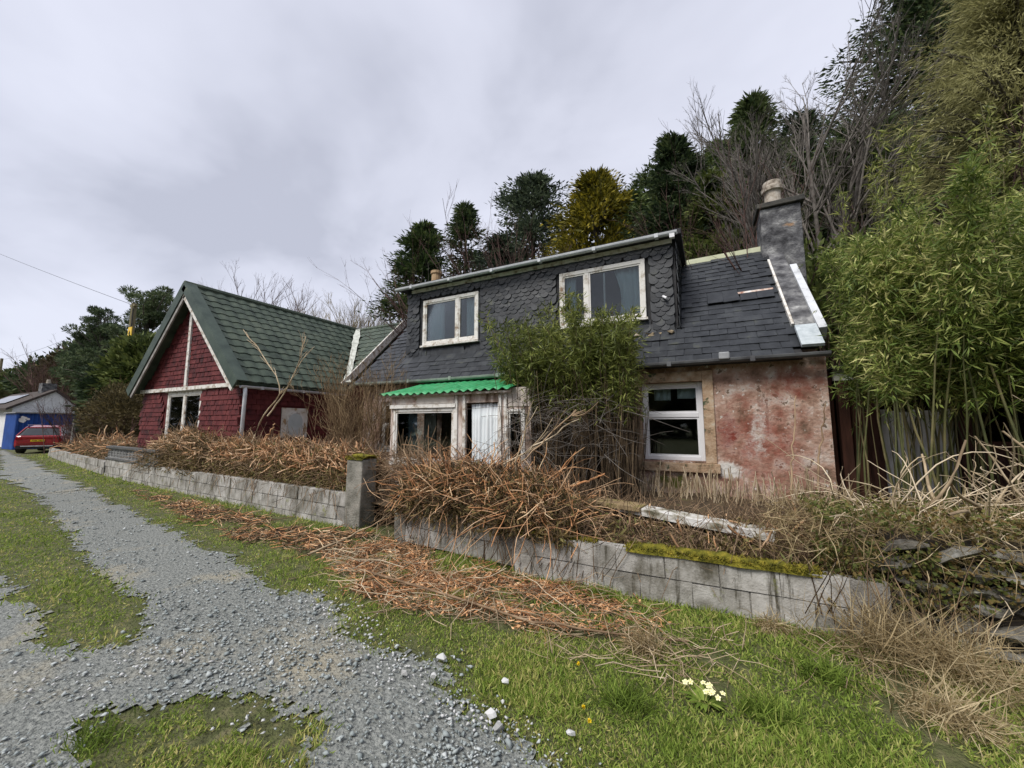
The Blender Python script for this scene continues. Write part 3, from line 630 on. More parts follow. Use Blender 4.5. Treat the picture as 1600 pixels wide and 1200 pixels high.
MB().prism(arch(.95), (WX1 + .092, cy, cz), (0, 1, 0), (0, 0, 1), (1, 0, 0), .004).build('pane', M('frosted_glass', [(0.3, (0.40, 0.46, 0.46)), (0.7, (0.55, 0.60, 0.60))], scale=3, rough=.12, spec=.8), mo)
# roof
c45 = math.sqrt(.5); upR = np.array([-c45, 0, c45]); nR = np.array([c45, 0, c45]); YV = 5.22
rb = MB(); t = .1
def quadslab(mb, A, n, t):
    A = [np.array(p, float) for p in A]; B = [p - np.array(n) * t for p in A]; k = len(A)
    mb.add(A + B, [tuple(range(k)), tuple(range(k, 2 * k))[::-1]] + [(i, k + i, k + (i + 1) % k, (i + 1) % k) for i in range(k)])
RX, LX = PKX + HW, PKX - HW; YR = 11.25
quadslab(rb, [(RX, YV, EZ), (RX, YR - HW, EZ), (PKX, YR, PKZ), (PKX, YV, PKZ)], nR, t)
quadslab(rb, [(LX, 14.1, EZ), (LX, YV, EZ), (PKX, YV, PKZ), (PKX, YR, PKZ)], (-c45, 0, c45), t)
LEX = -10.32
quadslab(rb, [(LEX, 11.25 - (LEX - PKX), PKZ - (LEX - PKX)), (LEX, YR, PKZ), (PKX, YR, PKZ)], (0, -c45, c45), t)
quadslab(rb, [(LEX, 8.72, 3.02), (LEX + .32, 8.4, 2.70), (LEX + .32, 8.72, 3.02)], (0, -c45, c45), t)
quadslab(rb, [(LEX, YR, PKZ), (LEX, 14.1, PKZ - 2.85), (LX, 14.1, PKZ - 2.85), (PKX, YR, PKZ)], (0, c45, c45), t)
wroof = rb.build('roof', GREEN, wing)
def tile_mesh(w=.305, l=.35, h=.026):
    n = 7; V = []
    for j, (yy, zz) in enumerate(((0, -.034), (0, 0.0), (l, 0.0))):
        for i in range(n):
            f = i / (n - 1); V.append((-w / 2 + w * f, yy, zz + h * (0.5 - 0.5 * math.cos(2 * math.pi * f)) ** .8))
    Q = [(j * n + i, j * n + i + 1, (j + 1) * n + i + 1, (j + 1) * n + i) for j in range(2) for i in range(n - 1)]
    return MB().add(V, Q).mesh('tile', GREEN)
tm = tile_mesh(); items = []; ex = .29
for r_ in range(14):
    s = r_ * ex + .0; ph = s * c45; ymax = (YR - HW) + ph - .05; y = YV + .24 + .15 * 0
    while y < ymax:
        p = np.array([RX, y, EZ]) + upR * s + nR * .04
        items.append((tm, frame4((0, 1, 0), upR, nR, p) @ jig(rx=-.07 + R.normal() * .006, rz=R.normal() * .004))); y += .302
    yy = YR - HW + ph; x = LEX - .16; p0 = np.array([0, YR - HW + ph, EZ + ph])
    while x > RX - ph + .08:
        items.append((tm, frame4((1, 0, 0), (0, c45, c45), (0, -c45, c45), (x, p0[1] - .028, p0[2] + .028)) @ jig(rx=-.07 + R.normal() * .006))); x -= .302
pieces(items, wroof, 'roof_tile', 300, 'far_roof_tiles')
VERGE = M('green_verge', [(0.3, (0.035, 0.052, 0.042)), (0.65, (0.07, 0.095, 0.075)), (0.8, (0.15, 0.15, 0.07))], scale=3, rough=.5)
vg = MB(); vl = MB()
for sgn, mbb in ((1, vg), (-1, vl)):
    ax = np.array([-sgn * c45, 0, c45]); nn = np.array([sgn * c45, 0, c45]); p = np.array([PKX + sgn * (HW + .03), YV - .06, EZ - .03]); Ls = (HW + .03) / c45
    q = lambda s, h, y: p + ax * s + nn * h + np.array([0, y, 0])
    A = [q(0, -.17, 0), q(0, .10, 0), q(0, .10, .26), q(0, .06, .26), q(0, .06, .05), q(0, -.17, .05)]; B = [q(Ls, *t_) for t_ in ((-.17, 0), (.10, 0), (.10, .26), (.06, .26), (.06, .05), (-.17, .05))]
    mbb.add(A + B, [(0, 1, 2, 3, 4, 5)[::-1], (6, 7, 8, 9, 10, 11)] + [(i, (i + 1) % 6, 6 + (i + 1) % 6, 6 + i) for i in range(6)])
    mbb.build('verge', VERGE, wroof)
    pb = np.array([PKX + sgn * (HW - .02), YV - .035, EZ - .03]); b = MB()
    A = [pb + nn * h + np.array([0, y, 0]) for h, y in ((-.26, 0), (-.171, 0), (-.171, .04), (-.26, .04))]; b.add(A + [v + ax * (Ls - .12) for v in A], [(3, 2, 1, 0), (4, 5, 6, 7), (0, 1, 5, 4), (1, 2, 6, 5), (2, 3, 7, 6), (3, 0, 4, 7)])
    b.build('barge_board', WHITE_OLD if sgn > 0 else M('grey_barge', [(0.3, (0.16, 0.15, 0.14)), (0.7, (0.36, 0.34, 0.32))], scale=5), wroof)
rc = MB(); rc.tube([(PKX, YV - .05, PKZ + .03), (PKX, YR + .1, PKZ + .03)], .095, 8); rc.tube([(PKX, YR, PKZ + .03), (LEX + .03, YR, PKZ + .03)], .09, 8); rc.build('ridge_cap', GREEN, wroof)
# valley flashing and right-hand barge of the link roof
va = np.array([RX, YR - HW, EZ]); vb = np.array([PKX, YR, PKZ]); vd = unit(vb - va); vs_ = unit(np.cross(vd, (0, 0, 1))); vmb = MB(); n = 14; V = []
for i in range(n):
    p = va + (vb - va) * (.07 + .90 * i / (n - 1)) + np.array([.055, -.055, .13]); w_ = .10 + R.uniform(-.03, .04); V += [p - vs_ * w_, p + vs_ * w_]
vmb.add(V, [(2 * i, 2 * i + 1, 2 * i + 3, 2 * i + 2) for i in range(n - 1)])
o = vmb.build('valley_flashing', M('pale_flashing', [(0.35, (0.36, 0.38, 0.33)), (0.6, (0.60, 0.62, 0.56))], scale=6, rough=.6), wroof); md = o.modifiers.new('t', 'SOLIDIFY'); md.thickness = .01
bb = MB(); A = [np.array(p) for p in ((LEX + .005, 8.3, 2.58), (LEX + .06, 8.3, 2.58), (LEX + .06, 8.3 - .16, 2.58 + .16), (LEX + .005, 8.3 - .16, 2.58 + .16))]
bb.add(A + [v + np.array([0, 2.95, 2.95]) for v in A], [(3, 2, 1, 0), (4, 5, 6, 7), (0, 1, 5, 4), (1, 2, 6, 5), (2, 3, 7, 6), (3, 0, 4, 7)]); bb.build('link_barge', WHITE_OLD, wroof)
gutter(wing, YV + .05, 8.35, RX + .05, EZ - .09, r=.055, mat=M('white_gutter', [(0.3, (0.40, 0.40, 0.42)), (0.7, (0.60, 0.60, 0.62))], scale=4, rough=.5), ax=1)
MB().tube([(RX + .05, GY - .12, EZ - .12), (RX + .03, GY - .10, EZ - .3), (RX - .10, GY - .06, .5)], .042, 10).build('downpipe', M('white_pipe', [(0.3, (0.55, 0.57, 0.60)), (0.7, (0.75, 0.77, 0.80))], scale=6, rough=.4), wing, smooth=True)

# ================================================================ FRONT WALLS
BLOCK = M('concrete_block', [(0.28, (0.18, 0.17, 0.145)), (0.5, (0.36, 0.345, 0.315)), (0.7, (0.49, 0.475, 0.445))], scale=5, detail=9, rough=.95, bump=.7, bscale=50, island=.12, dist=.01, second=[((0.10, 0.09, 0.065), 2.5, .52, .70, ((1, 1, .5), (0, 0, 0))), ((0.075, 0.068, 0.05), 2.2, .55, .66, ((7, 7, .7), (3, 1, 0))), ((0.20, 0.21, 0.07), 6, .62, .72, None)])
MORTAR = M('mortar', [(0.3, (0.16, 0.15, 0.13)), (0.7, (0.30, 0.285, 0.26))], scale=12, bump=.5)
MOSS = M('moss', [(0.3, (0.05, 0.05, 0.006)), (0.5, (0.17, 0.155, 0.016)), (0.7, (0.33, 0.26, 0.035))], scale=14, detail=6, rough=1, bump=1, bscale=90, island=.1)
blk = [MB().box((-.215, -.07, 0), (.215, .07, .207), jit=.006).mesh('block', BLOCK) for _ in range(5)]
for b_ in blk: pass
def wall_run(parent, path, nz, z0=-.06, bl=.44, bh=.218, skip=None, depth=.05):
    """courses of separate blocks along a polyline, mortar core behind them"""
    path = np.array(path, float); seg = np.diff(path, axis=0); ln = np.linalg.norm(seg, axis=1); cum = np.concatenate([[0], np.cumsum(ln)]); tot = cum[-1]
    core = MB(); 
    for i in range(len(seg)):
        a = path[i]; d = seg[i] / ln[i]; n = np.array([-d[1], d[0]]); p = [a + n * .055, a + seg[i] + n * .055, a + seg[i] - n * .055, a - n * .055]
        core.add([(*q, z0) for q in p] + [(*q, z0 + bh * nz - .012) for q in p], [(0, 1, 2, 3)[::-1], (4, 5, 6, 7), (0, 1, 5, 4), (1, 2, 6, 5), (2, 3, 7, 6), (3, 0, 4, 7)])
    core.build('mortar', MORTAR, parent)
    for r_ in range(nz):
        s = bl / 2 if r_ % 2 == 0 else bl * 1.0
        while s < tot - .1:
            i = min(np.searchsorted(cum, s, side='right') - 1, len(seg) - 1); d = seg[i] / ln[i]; p = path[i] + d * (s - cum[i])
            m = frame4((d[0], d[1], 0), (-d[1], d[0], 0), (0, 0, 1), (p[0], p[1], z0 + r_ * bh + .004)) @ jig(rx=R.normal() * .008, ry=R.normal() * .004, rz=R.normal() * .008)
            if skip is None or not skip(s, r_): piece('block', random.choice(blk), parent, m)
            s += bl
wl = empty('garden_wall', (-11, 4.9, 0), 'low grey concrete block wall along the verge in front of the red wing', 'wall')
wall_run(wl, [(-17.5, 5.43), (-13.2, 5.05), (-9.93, 4.82), (-5.25, 4.50)], 3, z0=-.13)
wf = empty('garden_wall', (-24, 6.4, 0), 'low weathered block wall running from the pierced screen towards the red car', 'wall')
wall_run(wf, [(-31.0, 7.35), (-24.5, 6.36), (-17.75, 5.47)], 2, z0=0)
# pierced screen panel standing on the wall
DARKCON = M('dark_concrete', [(0.3, (0.045, 0.045, 0.045)), (0.6, (0.12, 0.12, 0.115)), (0.75, (0.2, 0.2, 0.19))], scale=7, detail=8, bump=.5)
LIGHTCON = M('screen_concrete', [(0.3, (0.14, 0.14, 0.135)), (0.7, (0.34, 0.34, 0.33))], scale=7, detail=8, bump=.4)
scr = empty('pierced_screen', (-15.4, 5.25, .52), 'row of pierced screen blocks with dark coping on the garden wall', 'screen')
sb = MB().box((-.145, -.045, 0), (.145, .045, .03)).box((-.145, -.045, .26), (.145, .045, .29)).box((-.145, -.044, .03), (-.115, .044, .26)).box((.115, -.044, .03), (.145, .044, .26))
for sg in (1, -1):
    for k_ in range(3):
        x_ = -.07 + .07 * k_; sb.box((x_ - .012, -.035, .03 + .005 * sg), (x_ + .012, .035, .26), rot=[[math.cos(.45 * sg), 0, math.sin(.45 * sg)], [0, 1, 0], [-math.sin(.45 * sg), 0, math.cos(.45 * sg)]])
sbm = sb.mesh('screen_block', LIGHTCON); d = np.array([4.3, -.38]); Ls = np.linalg.norm(d); d /= Ls
for k_ in range(15):
    p = np.array([-17.45, 5.425]) + d * (.15 + .295 * k_); piece('screen_block', sbm, scr, frame4((d[0], d[1], 0), (-d[1], d[0], 0), (0, 0, 1), (p[0], p[1], .585)))
for (z0, z1, wd) in ((.525, .583, .10), (.878, .95, .10)):
    c_ = MB(); a_ = np.array([-17.5, 5.43]); b_ = a_ + d * (Ls + .1); n_ = np.array([-d[1], d[0]]) * wd; c_.add([(*q, z0) for q in (a_ - n_, b_ - n_, b_ + n_, a_ + n_)] + [(*q, z1) for q in (a_ - n_, b_ - n_, b_ + n_, a_ + n_)], [(0, 1, 2, 3)[::-1], (4, 5, 6, 7), (0, 1, 5, 4), (1, 2, 6, 5), (2, 3, 7, 6), (3, 0, 4, 7)]); c_.build('coping', DARKCON, scr, bevel=.01)
# gate pillars
PCON = M('pillar_concrete', [(0.3, (0.11, 0.105, 0.085)), (0.5, (0.22, 0.21, 0.18)), (0.7, (0.33, 0.31, 0.27))], scale=5, detail=9, bump=.9, bscale=40, dist=.015)
gp = empty('gate_pillar', (-5.03, 4.5, 0), 'rough concrete gate pillar with a mossy cap at the end of the left wall', 'pillar')
MB().box((-5.21, 4.40, -.05), (-4.86, 4.72, 1.06), jit=.012).build('shaft', PCON, gp, bevel=.02)
def moss_strip(x0, x1, y0, y1, z, parent, name='moss_cap', h=.05, **kw):
    nx, ny_ = max(4, int((x1 - x0) / .04)), 6; X, Y = np.meshgrid(np.linspace(x0, x1, nx), np.linspace(y0, y1, ny_), indexing='ij')
    e = np.minimum(np.arange(ny_), np.arange(ny_)[::-1])[None] / 2.0; Z = z + h * np.minimum(e, 1) ** .6 * (.5 + vnoise(X * 14, Y * 14)) - .012
    yo = (vnoise(X * 5, Y * 0 + 3) - .5) * .05; V = np.stack([X, Y + yo, Z], -1).reshape(-1, 3); i, j = np.meshgrid(np.arange(nx - 1), np.arange(ny_ - 1), indexing='ij'); k = (i * ny_ + j).ravel()
    me = mesh_np(name, V, np.stack([k, k + ny_, k + ny_ + 1, k + 1], -1), MOSS); o = link(name, me, parent, **kw)
    n = int((x1 - x0) * (y1 - y0) * 9000); C = np.stack([R.uniform(x0, x1, n), R.uniform(y0 - .02, y1, n), np.full(n, z + h * .35)], -1); D = rdir(n, .8)
    Vb, Qb = blades(C, D, rdir(n), R.uniform(.02, .045, n), R.uniform(.006, .012, n)); link('moss_tufts', mesh_np('moss_tufts', Vb, Qb, MOSS), o if parent is None else parent, kind='stuff'); return o
moss_strip(-5.22, -4.85, 4.39, 4.73, 1.07, gp, h=.07)
wr = empty('garden_wall', (-1.5, 4.05, 0), 'low grey block wall with yellow green moss along its top below the modern window', 'wall')
wall_run(wr, [(-1.95, 3.99), (-.6, 3.97), (1.15, 3.99)], 2, z0=-.0)
wr2 = empty('garden_wall', (-2.9, 4.2, 0), 'short overgrown block wall under the cut branches beside the gate gap', 'wall')
wall_run(wr2, [(-3.75, 4.27), (-1.99, 4.12)], 2, z0=.02)
gp2 = empty('gate_pillar', (-3.86, 4.3, 0), 'thin grey concrete gate post under the pile of cut branches', 'pillar')
MB().box((-3.98, 4.22, -.05), (-3.78, 4.44, .62), jit=.012).build('shaft', PCON, gp2, bevel=.015)
moss_strip(-.75, .75, 3.89, 4.07, .425, wr, h=.06); moss_strip(-1.95, -1.05, 3.93, 4.08, .42, wr, h=.035)
# broken white edging slab lying in the bed
sl = MB(); 
for (a, b) in (((-1.0, 4.78, .62), (.55, 4.62, .50)),):
    a = np.array(a); b = np.array(b); n_ = np.array([.03, .13, 0]); sl.add([a - n_, b - n_, b + n_, a + n_] + [q + np.array([0, 0, .07]) for q in (a - n_, b - n_, b + n_, a + n_)], [(0, 1, 2, 3)[::-1], (4, 5, 6, 7), (0, 1, 5, 4), (1, 2, 6, 5), (2, 3, 7, 6), (3, 0, 4, 7)])
sl.build('edging_slab', M('lichen_white', [(0.36, (0.12, 0.11, 0.07)), (0.46, (0.36, 0.34, 0.28)), (0.58, (0.66, 0.65, 0.62))], scale=6, detail=9, bump=.6), None, label='long flaking white edging slab in the bed behind the mossy wall', cat='slab')
pb = MB(); a = np.array((-2.15, 4.85, .70)); b = np.array((-.7, 4.72, .64)); n_ = np.array([.02, .14, 0])
pb.add([a - n_, b - n_, b + n_, a + n_] + [q + np.array([0, 0, .045]) for q in (a - n_, b - n_, b + n_, a + n_)], [(0, 1, 2, 3)[::-1], (4, 5, 6, 7), (0, 1, 5, 4), (1, 2, 6, 5), (2, 3, 7, 6), (3, 0, 4, 7)])
pb.build('plank', M('mossy_plank', [(0.3, (0.12, 0.085, 0.05)), (0.5, (0.30, 0.22, 0.12)), (0.68, (0.17, 0.16, 0.04))], scale=6, detail=8, bump=.5), None, label='weathered mossy plank lying in the bed below the bamboo', cat='plank')
# dry stone wall on the right
STONE = M('field_stone', [(0.3, (0.045, 0.043, 0.035)), (0.5, (0.13, 0.12, 0.10)), (0.66, (0.24, 0.23, 0.20)), (0.8, (0.48, 0.48, 0.46))], scale=7, detail=9, rough=.9, bump=.8, bscale=35, island=.10, dist=.02, second=[((0.06, 0.065, 0.015), 3, .55, .68, None)])
ds = empty('dry_stone_wall', (2.2, 4.1, 0), 'dark mossy dry stone wall buried under brambles at the end of the block wall', 'wall')
MB().box((1.2, 4.1, -.1), (5, 4.45, .72), jit=.02).build('wall_core', M('wall_earth', [(0.3, (0.015, 0.013, 0.01)), (0.7, (0.05, 0.04, 0.03))], scale=6), ds)
sv = []
for k_ in range(7):
    V, Fc = rock(.16, (1.15, .55, .5), 16); sv.append(MB().add(V, Fc).mesh('stone', STONE))
for r_ in range(6):
    x = 1.2 + (.1 if r_ % 2 else 0)
    while x < 4.6:
        piece('stone', random.choice(sv), ds, Matrix.Translation((x, 4.06 + R.normal() * .025, .05 + r_ * .125)) @ jig(R.normal() * .15, R.normal() * .12, R.normal() * .25)); x += R.uniform(.2, .3)

# ================================================================ SHED ON THE RIGHT
SY = 7.0
shed = empty('shed', (3.0, 8, .3), 'low open fronted shed with pale fascia and white plank door behind the bamboo', 'shed')
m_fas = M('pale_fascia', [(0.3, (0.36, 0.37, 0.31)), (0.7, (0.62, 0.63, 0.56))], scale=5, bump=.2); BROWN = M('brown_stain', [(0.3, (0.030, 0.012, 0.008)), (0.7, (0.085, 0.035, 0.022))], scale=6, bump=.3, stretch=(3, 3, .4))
MB().box((1.65, SY - .05, 2.24), (5.2, SY + .02, 2.40)).build('fascia', m_fas, shed)
MB().box((1.62, SY - .12, 2.402), (5.3, 9.5, 2.45)).build('shed_roof', LEAD, shed)
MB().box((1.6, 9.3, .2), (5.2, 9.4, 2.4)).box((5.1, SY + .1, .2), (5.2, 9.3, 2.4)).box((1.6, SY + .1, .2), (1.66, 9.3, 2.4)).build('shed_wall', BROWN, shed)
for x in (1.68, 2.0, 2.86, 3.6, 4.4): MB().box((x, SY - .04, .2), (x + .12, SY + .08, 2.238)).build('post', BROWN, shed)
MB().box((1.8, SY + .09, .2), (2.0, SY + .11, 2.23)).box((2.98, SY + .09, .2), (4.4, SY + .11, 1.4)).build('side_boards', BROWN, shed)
sd = MB().box((2.13, SY + .06, .3), (2.85, SY + .085, 1.80)).build('door', M('door_back', [(0.3, (0.10, 0.09, 0.08)), (0.7, (0.22, 0.21, 0.19))], scale=4), shed)
for k_ in range(7): MB().box((2.135 + k_ * .102, SY + .03, .3), (2.135 + k_ * .102 + .094, SY + .058, 1.82 - .02 * (k_ % 3))).build('plank', M('white_plank', [(0.34, (0.40, 0.37, 0.33)), (0.5, (0.70, 0.69, 0.66)), (0.7, (0.82, 0.81, 0.78))], scale=4, stretch=(2, 2, .5), island=.1), sd)
# ================================================================ VEGETATION HELPERS
def leafs(C, D, Nn, L, W):
    """single diamond leaf, two triangles"""
    D = unit(D); S = unit(np.cross(D, Nn)); L = np.asarray(L)[:, None]; W = np.asarray(W)[:, None]
    V = np.stack([C, C + D * L * .45 + S * W * .5, C + D * L, C + D * L * .45 - S * W * .5], 1)
    return V.reshape(-1, 3), np.arange(len(C) * 4).reshape(-1, 4)
def veg(name, VQ, mat, parent=None, **k): return link(name, mesh_np(name, VQ[0], VQ[1], mat), parent, **k)
def grow(base, direction, length, rad, spec, up=.25, wob=.12, N=5):
    """spec: per level (children per branch, length ratio, spread, start fraction) -> list of (P, r)"""
    S = np.atleast_2d(np.array(base, float)); D = np.atleast_2d(np.array(direction, float)); K = len(S); Ln = np.full(K, length) * R.uniform(.85, 1.1, K); r = np.full(K, rad, float); out = []
    N0 = N
    for lev in range(len(spec) + 1):
        N = N0 if lev < 2 else 3
        P, rr = twigs(S, D, Ln, r, n=N, wob=wob, taper=.45); out.append((P, rr))
        if lev == len(spec): break
        n, lr, spr, f0 = spec[lev]; K = len(P); idx = np.repeat(np.arange(K), n); t = R.uniform(f0, 1.0, len(idx)); ft = t * (N - 1); i0 = np.minimum(ft.astype(int), N - 2); fr = (ft - i0)[:, None]
        S2 = P[idx, i0] * (1 - fr) + P[idx, i0 + 1] * fr; T = unit(P[idx, i0 + 1] - P[idx, i0]); D2 = unit(T + rdir(len(idx)) * spr + np.array([0, 0, up]))
        Ln = Ln[idx] * lr * R.uniform(.6, 1.15, len(idx)) * (1.15 - .5 * t); r = np.maximum(rr[idx, i0] * .62, .0035); S, D = S2, D2
    return out
def wood(levels, thick=5, thin=3):
    return joinq([tubes(P, r, thick if i < 2 else thin) for i, (P, r) in enumerate(levels)])
def depth_of(p): return -p[0] * math.sin(YAW) + p[1] * math.cos(YAW)
def LM(name, stops, island=.3, scale=.9, trans=.25, rough=.7): return M(name, stops, scale=scale, detail=3, rough=rough, island=island, trans=trans, spec=.25)
G_DARK = LM('conifer_dark', [(.2, (0.015, 0.027, 0.012)), (.5, (0.048, 0.075, 0.030)), (.8, (0.112, 0.143, 0.053))])
G_CYP = LM('cypress_green', [(.2, (0.021, 0.038, 0.013)), (.5, (0.069, 0.107, 0.033)), (.8, (0.164, 0.207, 0.059))])
G_BLUE = LM('cypress_grey', [(.2, (0.021, 0.033, 0.021)), (.5, (0.068, 0.093, 0.057)), (.8, (0.150, 0.188, 0.105))])
G_GOLD = LM('golden_cypress', [(.2, (0.073, 0.070, 0.008)), (.5, (0.277, 0.235, 0.023)), (.8, (0.552, 0.423, 0.044))])
G_LARCH = LM('larch_olive', [(.2, (.11, .105, .045)), (.5, (.255, .245, .10)), (.8, (.42, .40, .18))], trans=.35)
G_PINE = LM('pine_green', [(.2, (0.030, 0.049, 0.025)), (.5, (0.090, 0.128, 0.061)), (.8, (0.188, 0.225, 0.108))])
G_HEDGE = LM('hedge_green', [(.2, (0.027, 0.042, 0.011)), (.5, (0.083, 0.112, 0.027)), (.8, (0.180, 0.210, 0.060))])
BARK = M('bark', [(.3, (.045, .038, .030)), (.7, (.13, .115, .095))], scale=8, bump=.4)
BARKG = M('bark_grey', [(.3, (.07, .06, .052)), (.7, (.19, .17, .15))], scale=8, island=.1)
BARKR = M('twig_red', [(.3, (.060, .034, .028)), (.7, (.16, .095, .080))], scale=6, island=.15)
STRAW = M('willow_yellow', [(.3, (.16, .12, .06)), (.7, (.36, .30, .17))], scale=5, island=.15)

def conifer(name, label, u, vtop, Y, half, mat, n=14000, shape='cone', cut=0.0, L=(.10, .22), W=(.03, .06), droop=0.15, group=None, lump=.5, nc=None):
    top = ony(u, vtop, Y); bz = float(hill(top[0], Y)); Ht = top[2] - bz; rad = half * depth_of(top) / F * 1.30
    n = int(n * .45); L = (L[0] * 1.36, L[1] * 1.36); W = (W[0] * 1.42, W[1] * 1.42)
    t = empty(name, (top[0], Y, bz), label, 'tree', group)
    MB().tube([(top[0], Y, bz - .3), (top[0] + .1, Y, bz + Ht * .5), (top[0], Y, bz + Ht * .93)], [min(.16, .2 * rad / 2), min(.1, .13 * rad / 2), .02], 8).build('trunk', BARK, t)
    nc = nc or int(70 + 20 * rad * Ht / 4); h = R.random(nc) ** .8 * (1 - cut) + cut; h[:3] = (.985, .96, .93); a = R.uniform(0, 2 * math.pi, nc)
    if shape == 'cone': pr = np.clip((1 - h) * 1.25, 0, 1) ** .92
    elif shape == 'ovoid': pr = np.clip(1 - ((h - .42) / .60) ** 2, 0, 1) ** .6
    else: pr = np.clip((1 - h) * 1.7, 0, 1) ** .62
    lum = 1 + lump * (vnoise(a * 1.6 + u * .13, h * Ht * .6) - .5) + R.normal(size=nc) * .21
    rr = rad * (pr * lum * R.random(nc) ** .28 * .92 + .02); out = np.stack([np.cos(a), np.sin(a), np.zeros(nc)], -1)
    cc = np.array([top[0], Y, bz]) + out * rr[:, None]; cc[:, 2] += h * Ht * .985; cs = R.uniform(.6, 1.35, nc) * (.16 + .085 * rad) * (.38 + .62 * np.clip(pr * 1.7, 0, 1))
    st = np.stack([np.full(nc, top[0]), np.full(nc, Y), np.maximum(cc[:, 2] - rr * .35, bz + .2)], -1); dv = cc - st; P, rb_ = twigs(st, dv + 1e-3, np.linalg.norm(dv, axis=1), .02 + .012 * rad, n=4, wob=.06); veg('branches', tubes(P, rb_, 4), BARK, t, kind='stuff')
    cc2 = cc.copy(); inn = R.random(nc) < .0
    ci = R.integers(0, nc, n); g = np.clip(R.normal(size=(n, 3)), -1.5, 1.5) * np.array([1, 1, .62]); o_ = out[ci]; C = cc[ci] + g * cs[ci][:, None] * .8 + o_ * (np.abs(R.normal(size=n)) * cs[ci] * .45)[:, None]
    C[:, 2] -= droop * np.abs(g[:, 0]) * cs[ci] * .6
    core = R.random(n) < .3; sh_ = R.uniform(.25, .85, (n, 1)); C[core, :2] = (np.array([top[0], Y]) + (C[:, :2] - [top[0], Y]) * sh_)[core]
    D = unit(g) * .6 + o_ * .8 + rdir(n) * .45 + np.array([0, 0, 1]) * R.uniform(-droop * 1.6, .75 - droop * 1.6, (n, 1)); sc_ = R.uniform(.75, 1.25, n) * np.where(core, 1.7, 1.0)
    veg('foliage', leafs(C, D, rdir(n, .6) + o_ * .6, R.uniform(*L, n) * sc_, R.uniform(*W, n) * sc_), mat, t, kind='stuff'); return t
def bare_tree(name, label, u, vtop, Y, spec, mat, rad=.1, up=.25, wob=.1, spread=.3, stems=1, base_off=0, group=None, cat='tree', frac=.55, vb=None, fan=None, hw=None):
    top = ony(u, vtop, Y); x = top[0] + base_off; bz = float(hill(x, Y)) if vb is None else vb; Ht = top[2] - bz
    t = empty(name, (x, Y, bz), label, cat, group); S = np.tile((x, Y, bz - .15), (stems, 1)) + R.normal(size=(stems, 3)) * [.12, .12, 0] * (stems > 1)
    D = np.tile((-base_off / max(Ht, 1), 0, 1.0), (stems, 1)) + rdir(stems) * spread * (stems > 1)
    if fan: D = np.stack([np.linspace(-fan, fan, stems), R.normal(size=stems) * .12, np.ones(stems)], -1)
    lv = grow(S, D, Ht * frac, rad, spec, up=up, wob=wob)
    zmax = max(np.percentile(P[..., 2], 99.8) for P, r in lv); kz = Ht / (zmax - bz); kx = min(kz, 1.4) if hw is None else hw * depth_of(top) / F / max(np.percentile(np.abs(P[..., 0] - x), 97) for P, r in lv)
    lv = [(np.stack([x + (P[..., 0] - x) * kx, Y + (P[..., 1] - Y) * kx, bz + (P[..., 2] - bz) * kz], -1), r) for P, r in lv]
    V, Q = tubes(lv[0][0], lv[0][1], 7); veg('trunk', (V, Q), mat, t)
    veg('branches', joinq([tubes(P, r, 5 if i == 0 else 3) for i, (P, r) in enumerate(lv[1:])]), mat, t, kind='stuff'); return t
def bush(name, label, ctr, size, leaf, n, bark=None, ntw=0, L=(.10, .2), W=(.03, .06), cat='bush', group=None, lump=.5):
    n = int(n * .72); L = (L[0] * 1.15, L[1] * 1.15); W = (W[0] * 1.2, W[1] * 1.2); ctr = np.array(ctr, float); size = np.array(size, float); t = empty(name, (ctr[0], ctr[1], ctr[2] - size[2]), label, cat, group)
    d = rdir(n); lum = 1 + lump * (vnoise(d[:, 0] * 3 + 7, d[:, 2] * 3 + d[:, 1] * 2.4 + ctr[0]) - .5) + .4 * (vnoise(d[:, 0] * 8, d[:, 2] * 8 + d[:, 1] * 5) - .5)
    C = ctr + d * size * (R.random((n, 1)) ** .3) * lum[:, None]; C[:, 2] = np.maximum(C[:, 2], ctr[2] - size[2] + .02)
    if leaf is not None: veg('foliage', leafs(C, d + rdir(n) * .8 + [0, 0, .2], rdir(n, .5), R.uniform(*L, n), R.uniform(*W, n)), leaf, t, kind='stuff')
    if ntw:
        S = np.tile(ctr - [0, 0, size[2]], (ntw, 1)) + R.normal(size=(ntw, 3)) * size * [.4, .4, .02]; Dd = rdir(ntw) * .55 + [0, 0, 1]
        lv = grow(S, Dd[0:1].repeat(ntw, 0) * 0 + Dd, size[2] * 1.1, .018, [(5, .55, .6, .2), (4, .55, .7, .2)], up=.15)
        veg('branches', wood(lv, 4, 3), bark, t, kind='stuff')
    return t

# ================================================================ TREES ON THE HILL
conifer('cypress_tree', 'deep green conical cypress beside the left end of the dormer', 662, 350, 14.5, 54, G_CYP, 42000, 'cyp')
conifer('cypress_tree', 'pointed dark green cypress rising behind the left half of the dormer roof', 727, 318, 17, 37, G_DARK, 26000, 'cyp')
conifer('cypress_tree', 'broad round topped grey green cypress left of the golden one', 832, 276, 19, 54, G_BLUE, 60000, 'ovoid')
conifer('cypress_tree', 'golden yellow cypress behind the middle of the dormer roof', 930, 272, 17, 74, G_GOLD, 60000, 'cyp')
conifer('spruce_tree', 'dark conifer with drooping sprays just right of the golden cypress', 1050, 213, 16.5, 102, G_DARK, 62000, 'cone', lump=.8, droop=.3)
conifer('spruce_tree', 'tall dark conifer behind the big bare tree and chimney', 1172, 155, 18.5, 112, G_DARK, 66000, 'cone', lump=.8, droop=.3)
conifer('fir_tree', 'huge dark evergreen towering over the bamboo', 1500, -150, 21, 152, G_DARK, 150000, 'ovoid', L=(.10, .22), W=(.04, .07), droop=.3, lump=.6)
